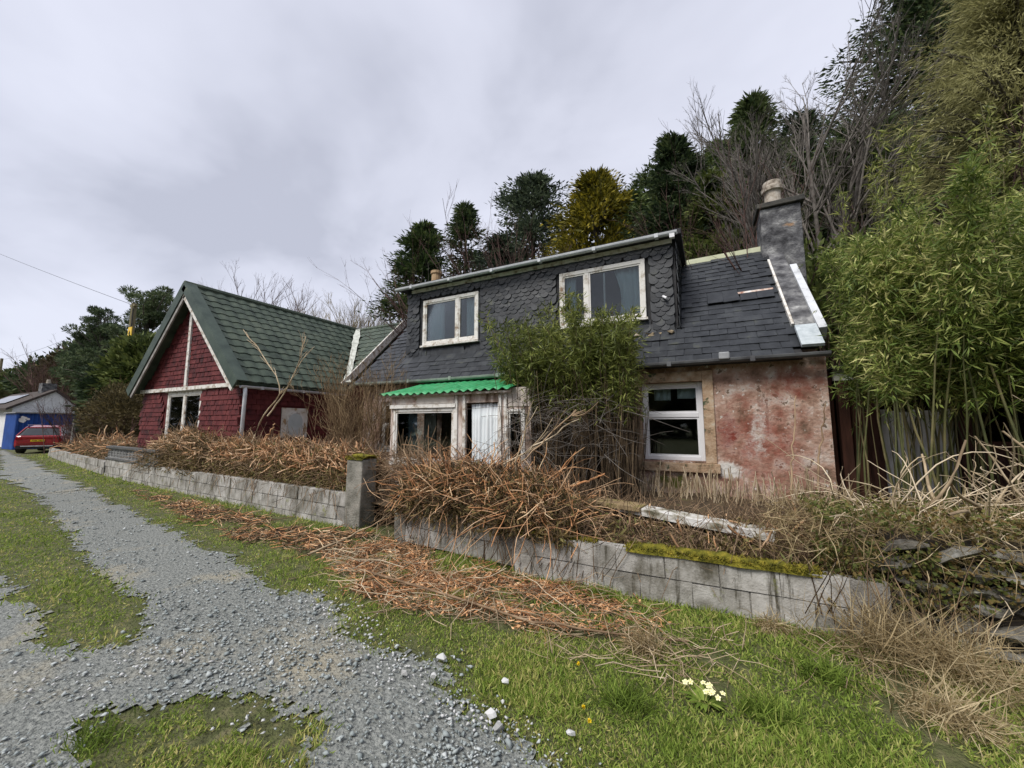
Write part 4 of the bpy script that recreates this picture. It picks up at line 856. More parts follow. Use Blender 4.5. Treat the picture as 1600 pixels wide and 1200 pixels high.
conifer('fir_tree', 'dark evergreen mass behind the chimney and bamboo', 1350, 195, 17, 84, G_DARK, 46000, 'ovoid', L=(.14, .3), droop=.3)
conifer('larch_tree', 'olive green feathery larch overhanging the bamboo', 1570, -70, 12.2, 112, G_LARCH, 150000, 'ovoid', cut=.33, L=(.07, .17), W=(.008, .016), droop=.45, lump=.9, nc=330)
bare_tree('bare_tree', 'tall bare deciduous tree with upswept branches behind the chimney', 1235, 50, 14.0, [(8, .48, .7, .3), (6, .58, .55, .2), (5, .52, .55, .2), (4, .5, .55, .2)], BARKG, rad=.085, stems=7, fan=.24, up=.10, frac=.66)
bare_tree('bare_tree', 'slender pale bare birch between the two dark conifers', 1083, 165, 16.5, [(12, .22, .6, .4), (7, .5, .6, .2), (5, .5, .6, .2)], BARKG, rad=.04, stems=3, fan=.06, frac=.80, hw=55)
for (u, v, Y, lab) in ((745, 385, 12.8, 'reddish brown twiggy shrub above the dormer roof beside the pointed cypress'), (800, 350, 13.2, 'reddish brown twiggy shrub under the round topped cypress'), (1130, 260, 12.6, 'tangled reddish bare shrub behind the cream ridge flashing'), (1275, 245, 11.6, 'tangled reddish bare shrub behind the chimney stack')):
    bare_tree('bare_shrub', lab, u, v, Y, [(7, .55, .6, .2), (5, .55, .6, .2), (4, .5, .6, .2)], BARKR, rad=.034, stems=11, spread=.55, frac=.78, cat='shrub')
bare_tree('bare_shrub', 'thin bare sapling beside the small buff chimney pot', 668, 372, 11.9, [(6, .5, .4, .3), (4, .5, .5, .2)], BARKG, rad=.022, stems=4, spread=.22, frac=.8, cat='shrub')
bush('ivy_bush', 'low green bush behind the right roof slope', (-.3, 12.4, 3.6), (2.0, 1.0, 1.7), G_HEDGE, 9000, L=(.12, .24), W=(.06, .1))
bush('ivy_bush', 'dense ivy and bramble mass behind the chimney', (3.0, 12.2, 3.6), (2.6, 1.2, 2.6), G_HEDGE, 16000, BARKR, 30, L=(.14, .26), W=(.06, .11))
for (u, v, Y, hf, mt, lab) in ((985, 300, 20, 55, G_CYP, 'dark cypress filling the gap right of the golden one'), (1110, 270, 15, 48, G_HEDGE, 'small green conifer at the foot of the birch'), (1255, 255, 19, 70, G_DARK, 'dark conifer half hidden by the chimney pot'), (1015, 262, 23, 58, G_DARK, 'dark conifer crown overlapping the golden cypress from behind'), (1115, 222, 23, 62, G_CYP, 'dark green conifer crown filling the gap behind the pale birch'), (1245, 175, 25, 78, G_DARK, 'dark conifer crown on the upper bank behind the tall bare tree'), (780, 372, 16, 45, G_BLUE, 'low grey green conifer between the pointed and round topped cypresses')):
    conifer('cypress_tree', lab, u, v, Y, hf, mt, 30000, 'cyp', lump=.8, droop=.25)
n = 30000; X = R.uniform(-9, 16, n); Y_ = R.uniform(12.2, 24, n); C = np.stack([X, Y_, hill(X, Y_) + (vnoise(X * .8, Y_ * .8) * 2.6 + .3) * R.random(n) ** .6], -1)
veg('hill_scrub', leafs(C, rdir(n, .3), rdir(n), R.uniform(.2, .46, n), R.uniform(.06, .16, n)), LM('scrub_leaf', [(.2, (.03, .026, .014)), (.5, (.085, .078, .034)), (.8, (.16, .15, .06))], scale=.35), kind='stuff', label='brown and green scrub covering the hillside between the trees', cat='scrub')
n = 480; X = R.uniform(-9, 12, n); Y_ = R.uniform(12, 17, n); lv = grow(np.stack([X, Y_, hill(X, Y_)], -1), rdir(n) * .4 + [0, 0, 1], 1.6, .012, [(4, .5, .6, .3)], up=.2)
veg('scrub_stems', wood(lv, 3, 3), BARKR, kind='stuff', label='reddish bare scrub stems on the bank behind the cottage', cat='scrub')
# ---- skyline to the left
bare_tree('bare_tree', 'bare twiggy tree behind the ridge of the green roof', 385, 418, 19, [(7, .6, .6, .2), (5, .55, .6, .2), (5, .5, .6, .2), (2, .5, .6, .2)], BARKR, rad=.09, stems=7, fan=.5, frac=.68)
bare_tree('bare_tree', 'bare grey tree behind the right end of the green ridge', 440, 440, 20, [(8, .6, .6, .2), (6, .55, .6, .2), (5, .5, .6, .2)], BARKR, rad=.08, stems=6, fan=.5, frac=.68)
for (u, v, mt, lab) in ((520, 462, STRAW, 'yellowish budding willow behind the valley of the green roof'), (560, 452, STRAW, 'yellowish budding willow next to the conical cypress'), (592, 448, BARKG, 'pale grey bare tree against the sky beside the conical cypress')):
    bare_tree('bare_tree', lab, u, v, 18, [(7, .6, .55, .2), (6, .55, .55, .2), (5, .5, .6, .2), (2, .45, .6, .2)], mt, rad=.06, stems=7, fan=.3, frac=.72)
# scots pine
def pine(u, vtop, Y, half, label):
    top = ony(u, vtop, Y); bz = float(hill(top[0], Y)); H_ = top[2] - bz; rad = half * depth_of(top) / F; t = empty('pine_tree', (top[0], Y, bz), label, 'tree')
    MB().tube([(top[0], Y, bz - .3), (top[0] + .3, Y, bz + H_ * .5), (top[0], Y, bz + H_ * .95)], [.3, .22, .08], 8).build('trunk', BARK, t)
    n = 70; c = np.stack([R.normal(size=n) * rad * .55, R.normal(size=n) * rad * .4, H_ * R.uniform(.45, 1, n)], -1); c[:, :2] *= (1.35 - .9 * np.clip(c[:, 2:] / H_ - .4, 0, 1)); s = R.uniform(.5, 1.0, n) * rad * .21
    st = np.tile((top[0], Y, bz), (n, 1)); st[:, 2] += c[:, 2] * .8; P, rr = twigs(st, (c + [top[0], Y, bz]) - st, np.linalg.norm((c + [top[0], Y, bz]) - st, axis=1), .07, n=5); veg('branches', tubes(P, rr, 4), BARK, t)
    m = 300; idx = np.repeat(np.arange(n), m); d = rdir(len(idx)); C = np.array([top[0], Y, bz]) + c[idx] + d * s[idx][:, None] * [1.3, 1.2, .75] * (R.random((len(idx), 1)) ** .4)
    veg('foliage', leafs(C, d + rdir(len(idx)) * .5 + [0, 0, .5], rdir(len(idx)), R.uniform(.2, .4, len(idx)), R.uniform(.05, .10, len(idx))), G_PINE, t, kind='stuff')
pine(235, 458, 16, 50, 'spreading dark Scots pine crown behind the red gable'.replace('Scots ', 'flat topped '))
pine(165, 487, 17, 42, 'dark pine with layered branches left of the utility pole')
bush('evergreen_bush', 'tall bright green evergreen bush against the red gable', ony(222, 600, 9.6), (2.3, 1.5, 2.4), G_HEDGE, 26000, L=(.2, .38), W=(.08, .15))
bush('evergreen_bush', 'dark green evergreen bush leaning out over the brown thicket', ony(185, 628, 9.2), (2.2, 1.4, 2.2), G_DARK, 16000, L=(.2, .36), W=(.08, .15))
bush('brown_thicket', 'brown leafless thicket beside the red car', ony(150, 640, 9.3), (3.0, 1.3, 2.6), None, 0 + 10, BARKR, 60)
bush('brown_thicket', 'olive brown twiggy thicket below the evergreen bushes', ony(185, 655, 8.0), (3.0, 1.0, 1.5), LM('dead_olive', [(.2, (.04, .032, .014)), (.5, (.10, .08, .035)), (.8, (.20, .16, .075))]), 14000, BARKR, 60, L=(.12, .22), W=(.03, .06))
bare_tree('bare_tree', 'bare tree standing behind the white cottage', 95, 527, 16, [(7, .6, .6, .2), (6, .55, .6, .2), (5, .5, .6, .2)], BARKR, rad=.09, stems=6, fan=.5, frac=.7)
for i, (u, v, hx, lab) in enumerate(((25, 622, 4.5, 'olive hedge mass behind the roof of the white cottage'), (70, 605, 5, 'rounded dark bush behind the white gable'), (120, 590, 5, 'brown green bush mass between the white cottage and the pine'), (160, 575, 4, 'dark shrub mass under the pine'))):
    bush('far_bush', lab, ony(u, v, 19), (hx * 1.3, 3, 4.2), (G_HEDGE, G_DARK, LM('dead_olive', []), G_PINE)[i], 9000, L=(.35, .7), W=(.15, .3))
# far wood closing the view behind the hill and to the left
n = 30000; th = R.uniform(-math.pi, math.pi, n); rr_ = np.where(np.abs(th) > 1.9, R.uniform(38, 60, n), R.uniform(85, 150, n)); X = rr_ * np.sin(th); Yv = rr_ * np.cos(th)
hh = (4.5 + 4 * vnoise(th * 14, th * 0 + 1) + 2.5 * vnoise(th * 55, th * 0)) * R.random(n) ** .7; C = np.stack([X, Yv, hill(X, Yv) + hh], -1)
veg('far_wood', leafs(C, rdir(n, .4), rdir(n), R.uniform(1.2, 2.8, n), R.uniform(.7, 1.4, n)), LM('far_wood', [(.2, (.030, .034, .016)), (.5, (.075, .072, .035)), (.8, (.13, .115, .065))], scale=.05), kind='stuff', label='distant brown green woodland along the skyline', cat='woodland')

# ================================================================ BAMBOO
BL1 = LM('bamboo_leaf', [(.15, (0.043, 0.070, 0.015)), (.5, (0.143, 0.208, 0.043)), (.75, (0.287, 0.334, 0.084)), (.95, (0.608, 0.582, 0.244))], island=.34, trans=.3, rough=.5)
BL2 = LM('bamboo_leaf_yellow', [(.15, (0.086, 0.108, 0.024)), (.5, (0.260, 0.295, 0.072)), (.75, (0.452, 0.452, 0.135)), (.95, (0.731, 0.643, 0.271))], island=.34, trans=.3, rough=.5)
CULM = M('culm_green', [(.3, (.035, .045, .016)), (.6, (.10, .105, .04)), (.8, (.20, .17, .08))], scale=3, island=.2, rough=.5)
CULMD = M('culm_dead', [(.3, (.045, .030, .018)), (.6, (.12, .085, .05)), (.8, (.24, .18, .11))], scale=5, island=.22)
def bamboo(name, label, bases, tips, lf, lc, nleaf, L, mat, cmat, sig=.22, cr=.010, taper=.35, droop=.75):
    """arching culms from bases to tips; leaves hang off short branchlets on the upper part"""
    K = len(bases); N = 9; t = np.linspace(0, 1, N)[None, :, None]; b = bases[:, None]; e = tips[:, None]
    P = b + (e - b) * t; P[..., :2] = (b + (e - b) * t ** 1.7)[..., :2]; P += np.cumsum(R.normal(size=(K, N, 3)) * [.02, .02, 0], 1)
    o = empty(name, bases.mean(0), label, 'bamboo'); rr = cr * R.uniform(.6, 1.25, (K, 1)) * (1 - (1 - taper) * np.linspace(0, 1, N)[None])
    veg('culms', tubes(P, rr, 5), cmat, o, kind='stuff')
    m = nleaf // 5; ci = R.integers(0, K, m); f = lf + (1 - lf) * R.random(m) ** lc; ft = f * (N - 1); i0 = np.minimum(ft.astype(int), N - 2); fr = (ft - i0)[:, None]
    S = P[ci, i0] * (1 - fr) + P[ci, i0 + 1] * fr; bd = rdir(m, .25); bl = np.abs(R.normal(size=m)) * sig + .05; bl *= (1.2 - .75 * f)
    tw, tr = twigs(S, bd, bl, .0022, n=3, wob=.1, sag=.15); veg('branchlets', tubes(tw[::7], tr[::7] * 1.4, 3), cmat, o, kind='stuff')
    idx = np.repeat(np.arange(m), 5); q = R.uniform(.35, 1, len(idx))[:, None]; C = tw[idx, 0] * (1 - q) + tw[idx, 2] * q; k = len(idx)
    D = bd[idx] * .8 + rdir(k) * .9 + np.array([0, 0, -1]) * R.uniform(-.35, droop, (k, 1))
    veg('leaves', leafs(C, D, rdir(k, .8), R.uniform(*L, k), R.uniform(.009, .019, k) * (L[1] / .15)), mat, o, kind='stuff'); return o
K = 75; b = np.stack([R.uniform(-2.75, -.95, K), R.uniform(5.55, 6.2, K), np.full(K, .5)], -1)
tp = b + np.stack([R.normal(size=K) * .34, R.normal(size=K) * .18 - .12, R.uniform(2.1, 2.95, K)], -1); tp[:, 0] = np.clip(tp[:, 0] * 1.12 + .12, -3.15, -.95); tp[:, 2] += .25 * np.exp(-((tp[:, 0] + 1.75) / .35) ** 2)
bamboo('bamboo_clump', 'bushy bamboo clump against the cottage front below the dormer windows', b, tp, .52, .8, 34000, (.06, .17), BL2, CULMD, sig=.20)
# dead canes and twigs below it
K = 620; S = np.stack([R.uniform(-2.75, -.9, K), R.uniform(5.3, 6.3, K), R.uniform(.45, .6, K)], -1); P, rr = twigs(S, rdir(K) * .13 + [0, 0, 1], R.uniform(.9, 2.0, K), R.uniform(.004, .011, K), n=6, wob=.10)
o = empty('dead_canes', (-1.8, 5.8, .5), 'thicket of dead brown canes standing under the bamboo clump', 'canes'); veg('canes', tubes(P, rr, 3), CULMD, o, kind='stuff')
S = np.stack([R.uniform(-2.8, -1.0, 260), R.uniform(5.1, 5.6, 260), R.uniform(1.1, 2.0, 260)], -1); P, rr = twigs(S, rdir(260, .1, .5), R.uniform(.3, .9, 260), R.uniform(.003, .006, 260), n=6, wob=.35, sag=.2)
veg('twigs', tubes(P, rr, 3), BARKG, o, kind='stuff')
K = 88; b = np.stack([R.uniform(1.5, 3.9, K), R.uniform(5.0, 6.5, K), np.full(K, .5)], -1)
tp = b + np.stack([R.normal(size=K) * .36, R.normal(size=K) * .3 - .15, R.uniform(2.4, 3.4, K)], -1); tp[:, 0] = np.maximum(tp[:, 0], 1.42 + R.uniform(0, .3, K))
bamboo('bamboo_grove', 'tall green bamboo grove in front of the shed at the cottage gable', b, tp, .55, .95, 112000, (.05, .14), BL1, CULM, sig=.21, cr=.012, taper=.25)
K = 60; b = np.stack([R.uniform(3.6, 8, K), R.uniform(7.2, 9.5, K), np.full(K, .5)], -1); tp = b + np.stack([R.normal(size=K) * .6, R.normal(size=K) * .5, R.uniform(3.0, 4.3, K)], -1)
bamboo('bamboo_grove', 'paler bamboo grove farther back behind the shed roof', b, tp, .35, .9, 28000, (.18, .34), BL1, CULM, sig=.5)
# tall bare plumes above the grove
K = 9; b = np.stack([R.uniform(1.5, 3.2, K), R.uniform(5.2, 6.2, K), np.full(K, .5)], -1); tp = b + np.stack([R.normal(size=K) * .15, R.normal(size=K) * .1, R.uniform(3.9, 4.5, K)], -1)
bamboo('bamboo_shoots', 'tall thin bamboo shoots rising above the green grove', b, tp, .70, .7, 2200, (.06, .12), BL2, CULM, sig=.08, cr=.008)
# ================================================================ SHRUBS, CUT HEDGES, BRAMBLES
TAN = M('cut_wood', [(.25, (.32, .16, .075)), (.5, (.58, .34, .18)), (.75, (.74, .52, .33))], scale=6, island=.25, rough=.8)
ORANGE = M('orange_wood', [(.2, (0.190, 0.088, 0.041)), (.45, (0.470, 0.224, 0.098)), (.65, (0.650, 0.366, 0.180)), (.85, (0.739, 0.566, 0.360))], scale=5, island=.25, rough=.8)
BROWNT = M('brown_twig', [(.25, (0.069, 0.044, 0.026)), (.5, (0.201, 0.132, 0.078)), (.75, (0.391, 0.276, 0.172))], scale=5, island=.28, rough=.9)
PALE = M('pale_stem', [(.25, (.22, .16, .10)), (.5, (.42, .33, .21)), (.75, (.60, .50, .36))], scale=5, island=.22)
OLIVE = LM('dead_sprigs', [(.15, (.05, .042, .017)), (.45, (.15, .115, .045)), (.7, (.28, .20, .085)), (.9, (.20, .21, .07))], island=.36, scale=2.5)
DEADG = LM('dead_grass', [(.2, (.16, .115, .055)), (.5, (.36, .27, .14)), (.8, (.56, .46, .28))], island=.3)
def mound(n, xs, tops, y_off, y_w, zlo):
    """random points in a hedge-like volume whose top follows tops(x)"""
    X = R.uniform(xs[0], xs[-1], n); T = np.interp(X, xs, tops) + .16 * (vnoise(X * 4, X * 0) - .5); f = R.random(n); Yy = wally(X) + y_off + R.random(n) * y_w
    e = 1 - .45 * np.abs(2 * (Yy - wally(X) - y_off) / y_w - 1) ** 3; Z = zlo + (T * e - zlo) * f ** .75
    return np.stack([X, Yy, Z], -1), f
def cut_hedge(label, xs, tops, y_off, y_w, zlo, n, stub_mat, stub_n, stub_r=(.006, .015), tw_r=.0044, leaf_n=0, stub_L=(.10, .30)):
    o = empty('cut_hedge', ((xs[0] + xs[-1]) / 2, float(wally((xs[0] + xs[-1]) / 2)) + y_off + y_w / 2, .4), label, 'hedge')
    C, f = mound(n, xs, tops, y_off, y_w, zlo); P, rr = twigs(C, rdir(n, .35), R.uniform(.15, .5, n), R.uniform(.5, 1.3, n) * tw_r, n=3, wob=.4, sag=.1); veg('branches', tubes(P, rr, 3), BROWNT, o, kind='stuff')
    if leaf_n:
        C, f = mound(leaf_n, xs, tops, y_off - .06, y_w + .1, zlo - .05); veg('sprigs', leafs(C, rdir(leaf_n, -.1), rdir(leaf_n), R.uniform(.05, .13, leaf_n), R.uniform(.012, .03, leaf_n)), OLIVE, o, kind='stuff')
    X = R.uniform(xs[0], xs[-1], stub_n); Yy = wally(X) + y_off + R.random(stub_n) ** 1.2 * y_w; Z = np.interp(X, xs, tops) + .16 * (vnoise(X * 4, X * 0) - .5) - R.uniform(.03, .26, stub_n) - .25 * np.abs(2 * (Yy - wally(X) - y_off) / y_w - 1) ** 3
    P, rr = twigs(np.stack([X, Yy, Z], -1), rdir(stub_n) + [0, -.15, .35], R.uniform(*stub_L, stub_n), R.uniform(*stub_r, stub_n), n=4, wob=.22, taper=.8); veg('cut_ends', tubes(P, rr, 4), stub_mat, o, kind='stuff')
    return o
cut_hedge('hacked back brown hedge with pale cut ends above the block wall of the red wing', [-10.6, -9.5, -8, -6.5, -5.25], [1.30, 1.22, 1.24, 1.22, 1.10], .08, .85, .40, 5000, TAN, 1500, leaf_n=20000, tw_r=.006)
cut_hedge('tangled brown hedge remains on the wall beside the pierced screen', [-14.6, -13.5, -12, -10.7], [1.0, 1.35, 1.5, 1.32], -.05, 1.0, .45, 3000, TAN, 380, leaf_n=17000, tw_r=.008)
cut_hedge('dead hedge clippings on the far low wall near the red car', [-28, -24, -20, -17.2], [.9, 1.0, 1.15, 1.05], .1, 1.3, .35, 1800, TAN, 220, stub_r=(.012, .025), leaf_n=9000, tw_r=.012, stub_L=(.2, .6))
# loose mound of cut branches right of the gate
cut_hedge('heap of orange cut branches on the short overgrown wall beside the gate gap', [-3.95, -3.3, -2.5, -1.9, -1.3], [1.02, 1.07, 1.04, .97, .72], -.10, .95, .42, 3200, ORANGE, 760, stub_r=(.003, .009), leaf_n=14000, stub_L=(.10, .42))
n = 470; C, f = mound(n, [-3.95, -3.3, -2.5, -1.9, -1.3], [1.02, 1.07, 1.04, .97, .72], -.12, .9, .5); P, rr = twigs(C, rdir(n, .25), R.uniform(.3, .85, n), R.uniform(.002, .007, n), n=8, wob=.5, sag=.25); veg('loose_branches', tubes(P, rr, 5), M('cut_wood', []), label='curved pale branches tangled through the orange branch heap', cat='branches', kind='stuff')
cut_hedge('low tangle of clipped twigs behind the mossy topped wall', [-1.4, -.6, .3, 1.2], [.72, .60, .56, .62], .12, 1.3, .38, 2000, TAN, 260, leaf_n=5000)
# brown thicket filling the gate gap
n = 1000; C = np.stack([R.uniform(-4.85, -3.85, n), R.uniform(4.65, 5.3, n), R.uniform(.05, 1.15, n)], -1); P, rr = twigs(C, rdir(n, .3), R.uniform(.2, .55, n), R.uniform(.003, .007, n), n=5, wob=.4)
veg('gate_thicket', tubes(P, rr, 3), BROWNT, label='dark brown twig thicket choking the gap between the two gate pillars', cat='thicket', kind='stuff')
# long cut stems sweeping up from the heap
def stem(label, pts, r, mat, group=None, sides=6, forks=0):
    pts = np.array(pts, float); t = np.linspace(0, 1, len(pts)); tt = np.linspace(0, 1, 14); P = np.stack([np.interp(tt, t, pts[:, i]) for i in range(3)], -1)
    for _ in range(2): P[1:-1] = (P[:-2] + P[2:] + 2 * P[1:-1]) / 4
    P[1:-1] += R.normal(size=(12, 3)) * .012; parts = [tubes(P[None], (r * np.linspace(1, .45, 14))[None], sides)]
    if forks:
        i = R.integers(5, 13, forks); Pf, rf = twigs(P[i], (P[i] - P[i - 2]) * 6 + rdir(forks) * .5, R.uniform(.2, .5, forks), r * .45, n=5, wob=.25); parts.append(tubes(Pf, rf, 4))
    veg('cut_branch', joinq(parts), mat, label=label, cat='branch', group=group)
stem('long cut branch slanting up across the porch doorway', [ony(760, 745, 4.6), ony(830, 700, 4.65), ony(905, 655, 4.7)], .016, PALE, forks=5)
stem('pale forked branch standing up before the narrow porch window', [ony(800, 790, 4.5), ony(806, 730, 4.5), ony(828, 635, 4.55)], .016, PALE, forks=3)
stem('thick cut branch leaning right towards the dead canes', [ony(770, 760, 4.5), ony(840, 700, 4.6), ony(900, 640, 4.7)], .014, BROWNT, forks=8)
stem('short thick orange stub end lying on the bed below the dead canes', [ony(880, 765, 4.7), ony(945, 740, 4.75)], .022, ORANGE)
stem('pale cut stem poking out of the heap below the bamboo', [ony(845, 775, 4.6), ony(900, 706, 4.7)], .015, ORANGE, forks=2)
stem('bundle of long pale stems lying from the verge up to the gate post', [onz(480, 875) + [0, 0, .06], onz(560, 845) + [0, .05, .12], ony(640, 790, 4.15)], .014, PALE, forks=2)
stem('long bare stick lying on the grass below the mossy wall', [onz(560, 905) + [0, 0, .10], onz(820, 985) + [0, 0, .07], onz(960, 1002) + [0, 0, .06], onz(1076, 1009) + [0, 0, .03]], .012, BROWNT)
stem('bent pale branch hanging over the short overgrown wall', [ony(735, 780, 4.1), ony(738, 820, 3.95), ony(730, 870, 3.9), onz(728, 880) + [0, -.05, .05]], .014, PALE)
stem('upright splintered stake beside the arched window of the red wing', [ony(412, 690, 5.2), ony(430, 662, 5.25)], .022, TAN)
stem('thin upright pale stake before the peeling pink wall', [ony(1236, 775, 5.6), ony(1244, 618, 5.9)], .012, BROWNT)
stem('dark upright stake beside the bamboo at the cottage corner', [ony(1278, 760, 5.5), ony(1290, 630, 5.6)], .013, BROWNT)
# debris strewn over the verge
def strew(px, n, label, mat, L=(.08, .38), r=(.0015, .0048), z=.06, name='branch_debris'):
    poly = gpoly(px); lo, hi = poly.min(0), poly.max(0); X = R.uniform(lo[0], hi[0], n * 6); Y_ = R.uniform(lo[1], hi[1], n * 6)
    ok = inpoly(X + rag(X, Y_, 1.2), Y_ + rag(Y_, X, 1.2), poly) & (Y_ < wally(X) - .05) & (vnoise(X * 3.3, Y_ * 3.3) > R.uniform(.25, .70, n * 6)); X, Y_ = X[ok][:n], Y_[ok][:n]; k = len(X); C = np.stack([X, Y_, R.random(k) ** 1.8 * z + .008], -1)
    P, rr = twigs(C, rdir(k, .03, .16), R.uniform(*L, k) * R.uniform(.5, 1, k), R.uniform(*r, k), n=4, wob=.22, taper=.7); P[..., 2] = np.maximum(P[..., 2], .006); veg(name, tubes(P, rr, 4), mat, label=label, cat='debris', kind='stuff')
A_ = [(520, 875), (560, 850), (640, 850), (780, 880), (900, 925), (1010, 960), (1040, 1000), (940, 1000), (850, 985), (720, 965), (610, 950), (540, 925)]
B_ = [(205, 765), (300, 785), (420, 815), (560, 835), (640, 850), (560, 875), (470, 868), (380, 840), (270, 800)]
strew(A_, 850, 'orange brown cut twigs scattered over the grass below the branch heap', ORANGE); strew(A_, 800, 'dull brown twigs and bark scattered under the branch heap', BROWNT, z=.05); strew(A_, 260, 'pale split stems lying on the twig litter below the heap', PALE, L=(.3, .8), z=.14)
strew(B_, 480, 'orange brown clippings raked along the foot of the left wall', ORANGE, r=(.004, .009)); strew(B_, 600, 'brown bark litter along the foot of the left wall', BROWNT, r=(.004, .008), z=.05)
strew([(560, 940), (900, 985), (1250, 990), (1500, 1090), (1250, 1110), (900, 1040), (650, 980)], 260, 'few stray dry stalks lying in the grass below the mossy wall', PALE, L=(.15, .5), r=(.002, .004), z=.06)
for (px, n, lab) in ((A_, 4000, 'brown leaf and bark litter under the scattered orange twigs'), (B_, 2600, 'brown leaf and bark litter at the foot of the left block wall')):
    poly = gpoly(px); lo, hi = poly.min(0), poly.max(0); X = R.uniform(lo[0], hi[0], n * 4); Y_ = R.uniform(lo[1], hi[1], n * 4); ok = inpoly(X + rag(X, Y_, 1.5), Y_ + rag(Y_, X, 1.5), poly) & (Y_ < wally(X) - .04) & (vnoise(X * 3.3, Y_ * 3.3) > R.uniform(.2, .75, n * 4)); X, Y_ = X[ok][:n], Y_[ok][:n]; k = len(X)
    veg('leaf_litter', leafs(np.stack([X, Y_, R.uniform(.004, .05, k)], -1), rdir(k, 0, .3), rdir(k, 1.2), R.uniform(.03, .09, k), R.uniform(.008, .022, k)), ORANGE if px is A_ else BROWNT, label=lab, cat='litter', kind='stuff')
# climbing stems on the wall face
n = 90; X = np.concatenate([R.uniform(-3.7, -.9, 60), R.uniform(.6, 1.6, 30)]); P, rr = twigs(np.stack([X, wally(X) - .12, R.uniform(0, .15, n)], -1), rdir(n) * .5 + [0, 0, 1], R.uniform(.35, .8, n), R.uniform(.003, .006, n), n=6, wob=.3)
veg('wall_stems', tubes(P, rr, 3), BROWNT, label='thin woody stems climbing the face of the right hand block wall', cat='stems', kind='stuff')
n = 60; X = R.uniform(-10, -5.3, n); P, rr = twigs(np.stack([X, wally(X) - .09, R.uniform(.45, .6, n)], -1), rdir(n) * .6 + [0, -.1, -1], R.uniform(.2, .5, n), R.uniform(.003, .006, n), n=6, wob=.35)
veg('wall_stems', tubes(P, rr, 3), BROWNT, label='thin dry stems hanging down the face of the left block wall', cat='stems', kind='stuff')
# bare corner shrub between wing and cottage
o = empty('bare_shrub', (-6.9, 5.9, .5), 'tall straw coloured bare shrub in the corner between red wing and cottage', 'shrub')
n = 62; S = np.stack([R.uniform(-7.35, -6.25, n), R.uniform(5.5, 6.3, n), np.full(n, .5)], -1); lv = grow(S, rdir(n) * .32 + [0, 0, 1], 2.0, .010, [(6, .45, .7, .25), (5, .5, .7, .2)], up=.35, wob=.2); lv[0][0][..., 2] += 0
lv = [(P, r) for P, r in lv]; veg('stems', joinq([tubes(P, r, 4 if i == 0 else 3) for i, (P, r) in enumerate(lv)]), M('straw_stem', [(.25, (.13, .085, .045)), (.5, (.32, .22, .12)), (.75, (.52, .40, .24))], scale=3, island=.25), o, kind='stuff')
# saplings in front of the wing
for (pts, lab) in (([ony(392, 695, 5.15), ony(412, 645, 5.2), ony(447, 612, 5.2), ony(415, 560, 5.2), ony(380, 515, 5.2)], 'crooked bare sapling branch reaching up left across the green roof'), ([ony(418, 650, 5.22), ony(447, 612, 5.22), ony(470, 560, 5.25), ony(478, 525, 5.25)], 'crooked bare sapling branch reaching up right across the green roof')):
    stem(lab, pts, .018, PALE, forks=16)
# dead canes beside the house base
n = 260; S = np.stack([R.uniform(-.95, 1.5, n), R.uniform(5.9, 6.45, n), np.full(n, .5)], -1); P, rr = twigs(S, rdir(n) * .12 + [0, 0, 1], R.uniform(.12, .5, n), R.uniform(.004, .009, n), n=3, taper=.8); veg('cut_canes', tubes(P, rr, 4), PALE, label='row of short cut canes along the foot of the peeling pink wall', cat='canes', kind='stuff')
# ---- brambles and dead stems over the right-hand stone wall
br = empty('bramble_patch', (2.2, 4.4, .3), 'brambles and dead stems smothering the dry stone wall below the bamboo', 'bramble')
n = 520; S = np.stack([R.uniform(1.0, 4.2, n), R.uniform(4.15, 5.1, n), R.uniform(.5, .95, n)], -1); P, rr = twigs(S, rdir(n, .35), R.uniform(.3, .9, n), R.uniform(.003, .0085, n), n=7, wob=.42, sag=.3); veg('dead_stems', tubes(P, rr, 4), PALE, br, kind='stuff')
n = 26; S = np.stack([R.uniform(1.4, 3.8, n), R.uniform(4.3, 4.9, n), R.uniform(.7, 1.0, n)], -1); P, rr = twigs(S, rdir(n, .8), R.uniform(.5, 1.1, n), R.uniform(.010, .02, n), n=7, wob=.35); veg('thick_stems', tubes(P, rr, 5), PALE, br, kind='stuff')
n = 330; S = np.stack([R.uniform(2.1, 4.4, n), R.uniform(4.5, 5.3, n), R.uniform(.6, 1.45, n)], -1); P, rr = twigs(S, rdir(n), R.uniform(.3, .8, n), R.uniform(.003, .008, n), n=8, wob=.55, sag=.2); veg('tangled_stems', tubes(P, rr, 4), PALE, br, kind='stuff')
BRL = LM('bramble_leaf', [(.15, (.022, .034, .008)), (.45, (.07, .095, .020)), (.7, (.14, .155, .04)), (.97, (.20, .13, .05))], island=.28)
n = 22000; X = R.uniform(.75, 4.4, n); Z = R.uniform(.05, 1.0, n) ** .6; Yb = 4.02 - .14 * (1 - Z) + R.random(n) ** 1.5 * (.25 + .6 * (Z > .7)); keep = (vnoise(X * 4, Z * 6) > .55) | (Z > .84); C = np.stack([X, Yb, Z * .95], -1)[keep]; k = len(C)
veg('leaves', leafs(C, rdir(k, .1) + [0, -.3, 0], rdir(k, .5) + [0, -.5, 0], R.uniform(.02, .05, k), R.uniform(.012, .032, k)), BRL, br, kind='stuff')
n = 4200; X = R.uniform(.5, 4.2, n); C = np.stack([X, R.uniform(3.86, 4.9, n), R.uniform(.55, .9, n)], -1); veg('straw', blades(C, rdir(n, .1), rdir(n), R.uniform(.12, .35, n), R.uniform(.004, .008, n), bend=.5), DEADG, br, kind='stuff')
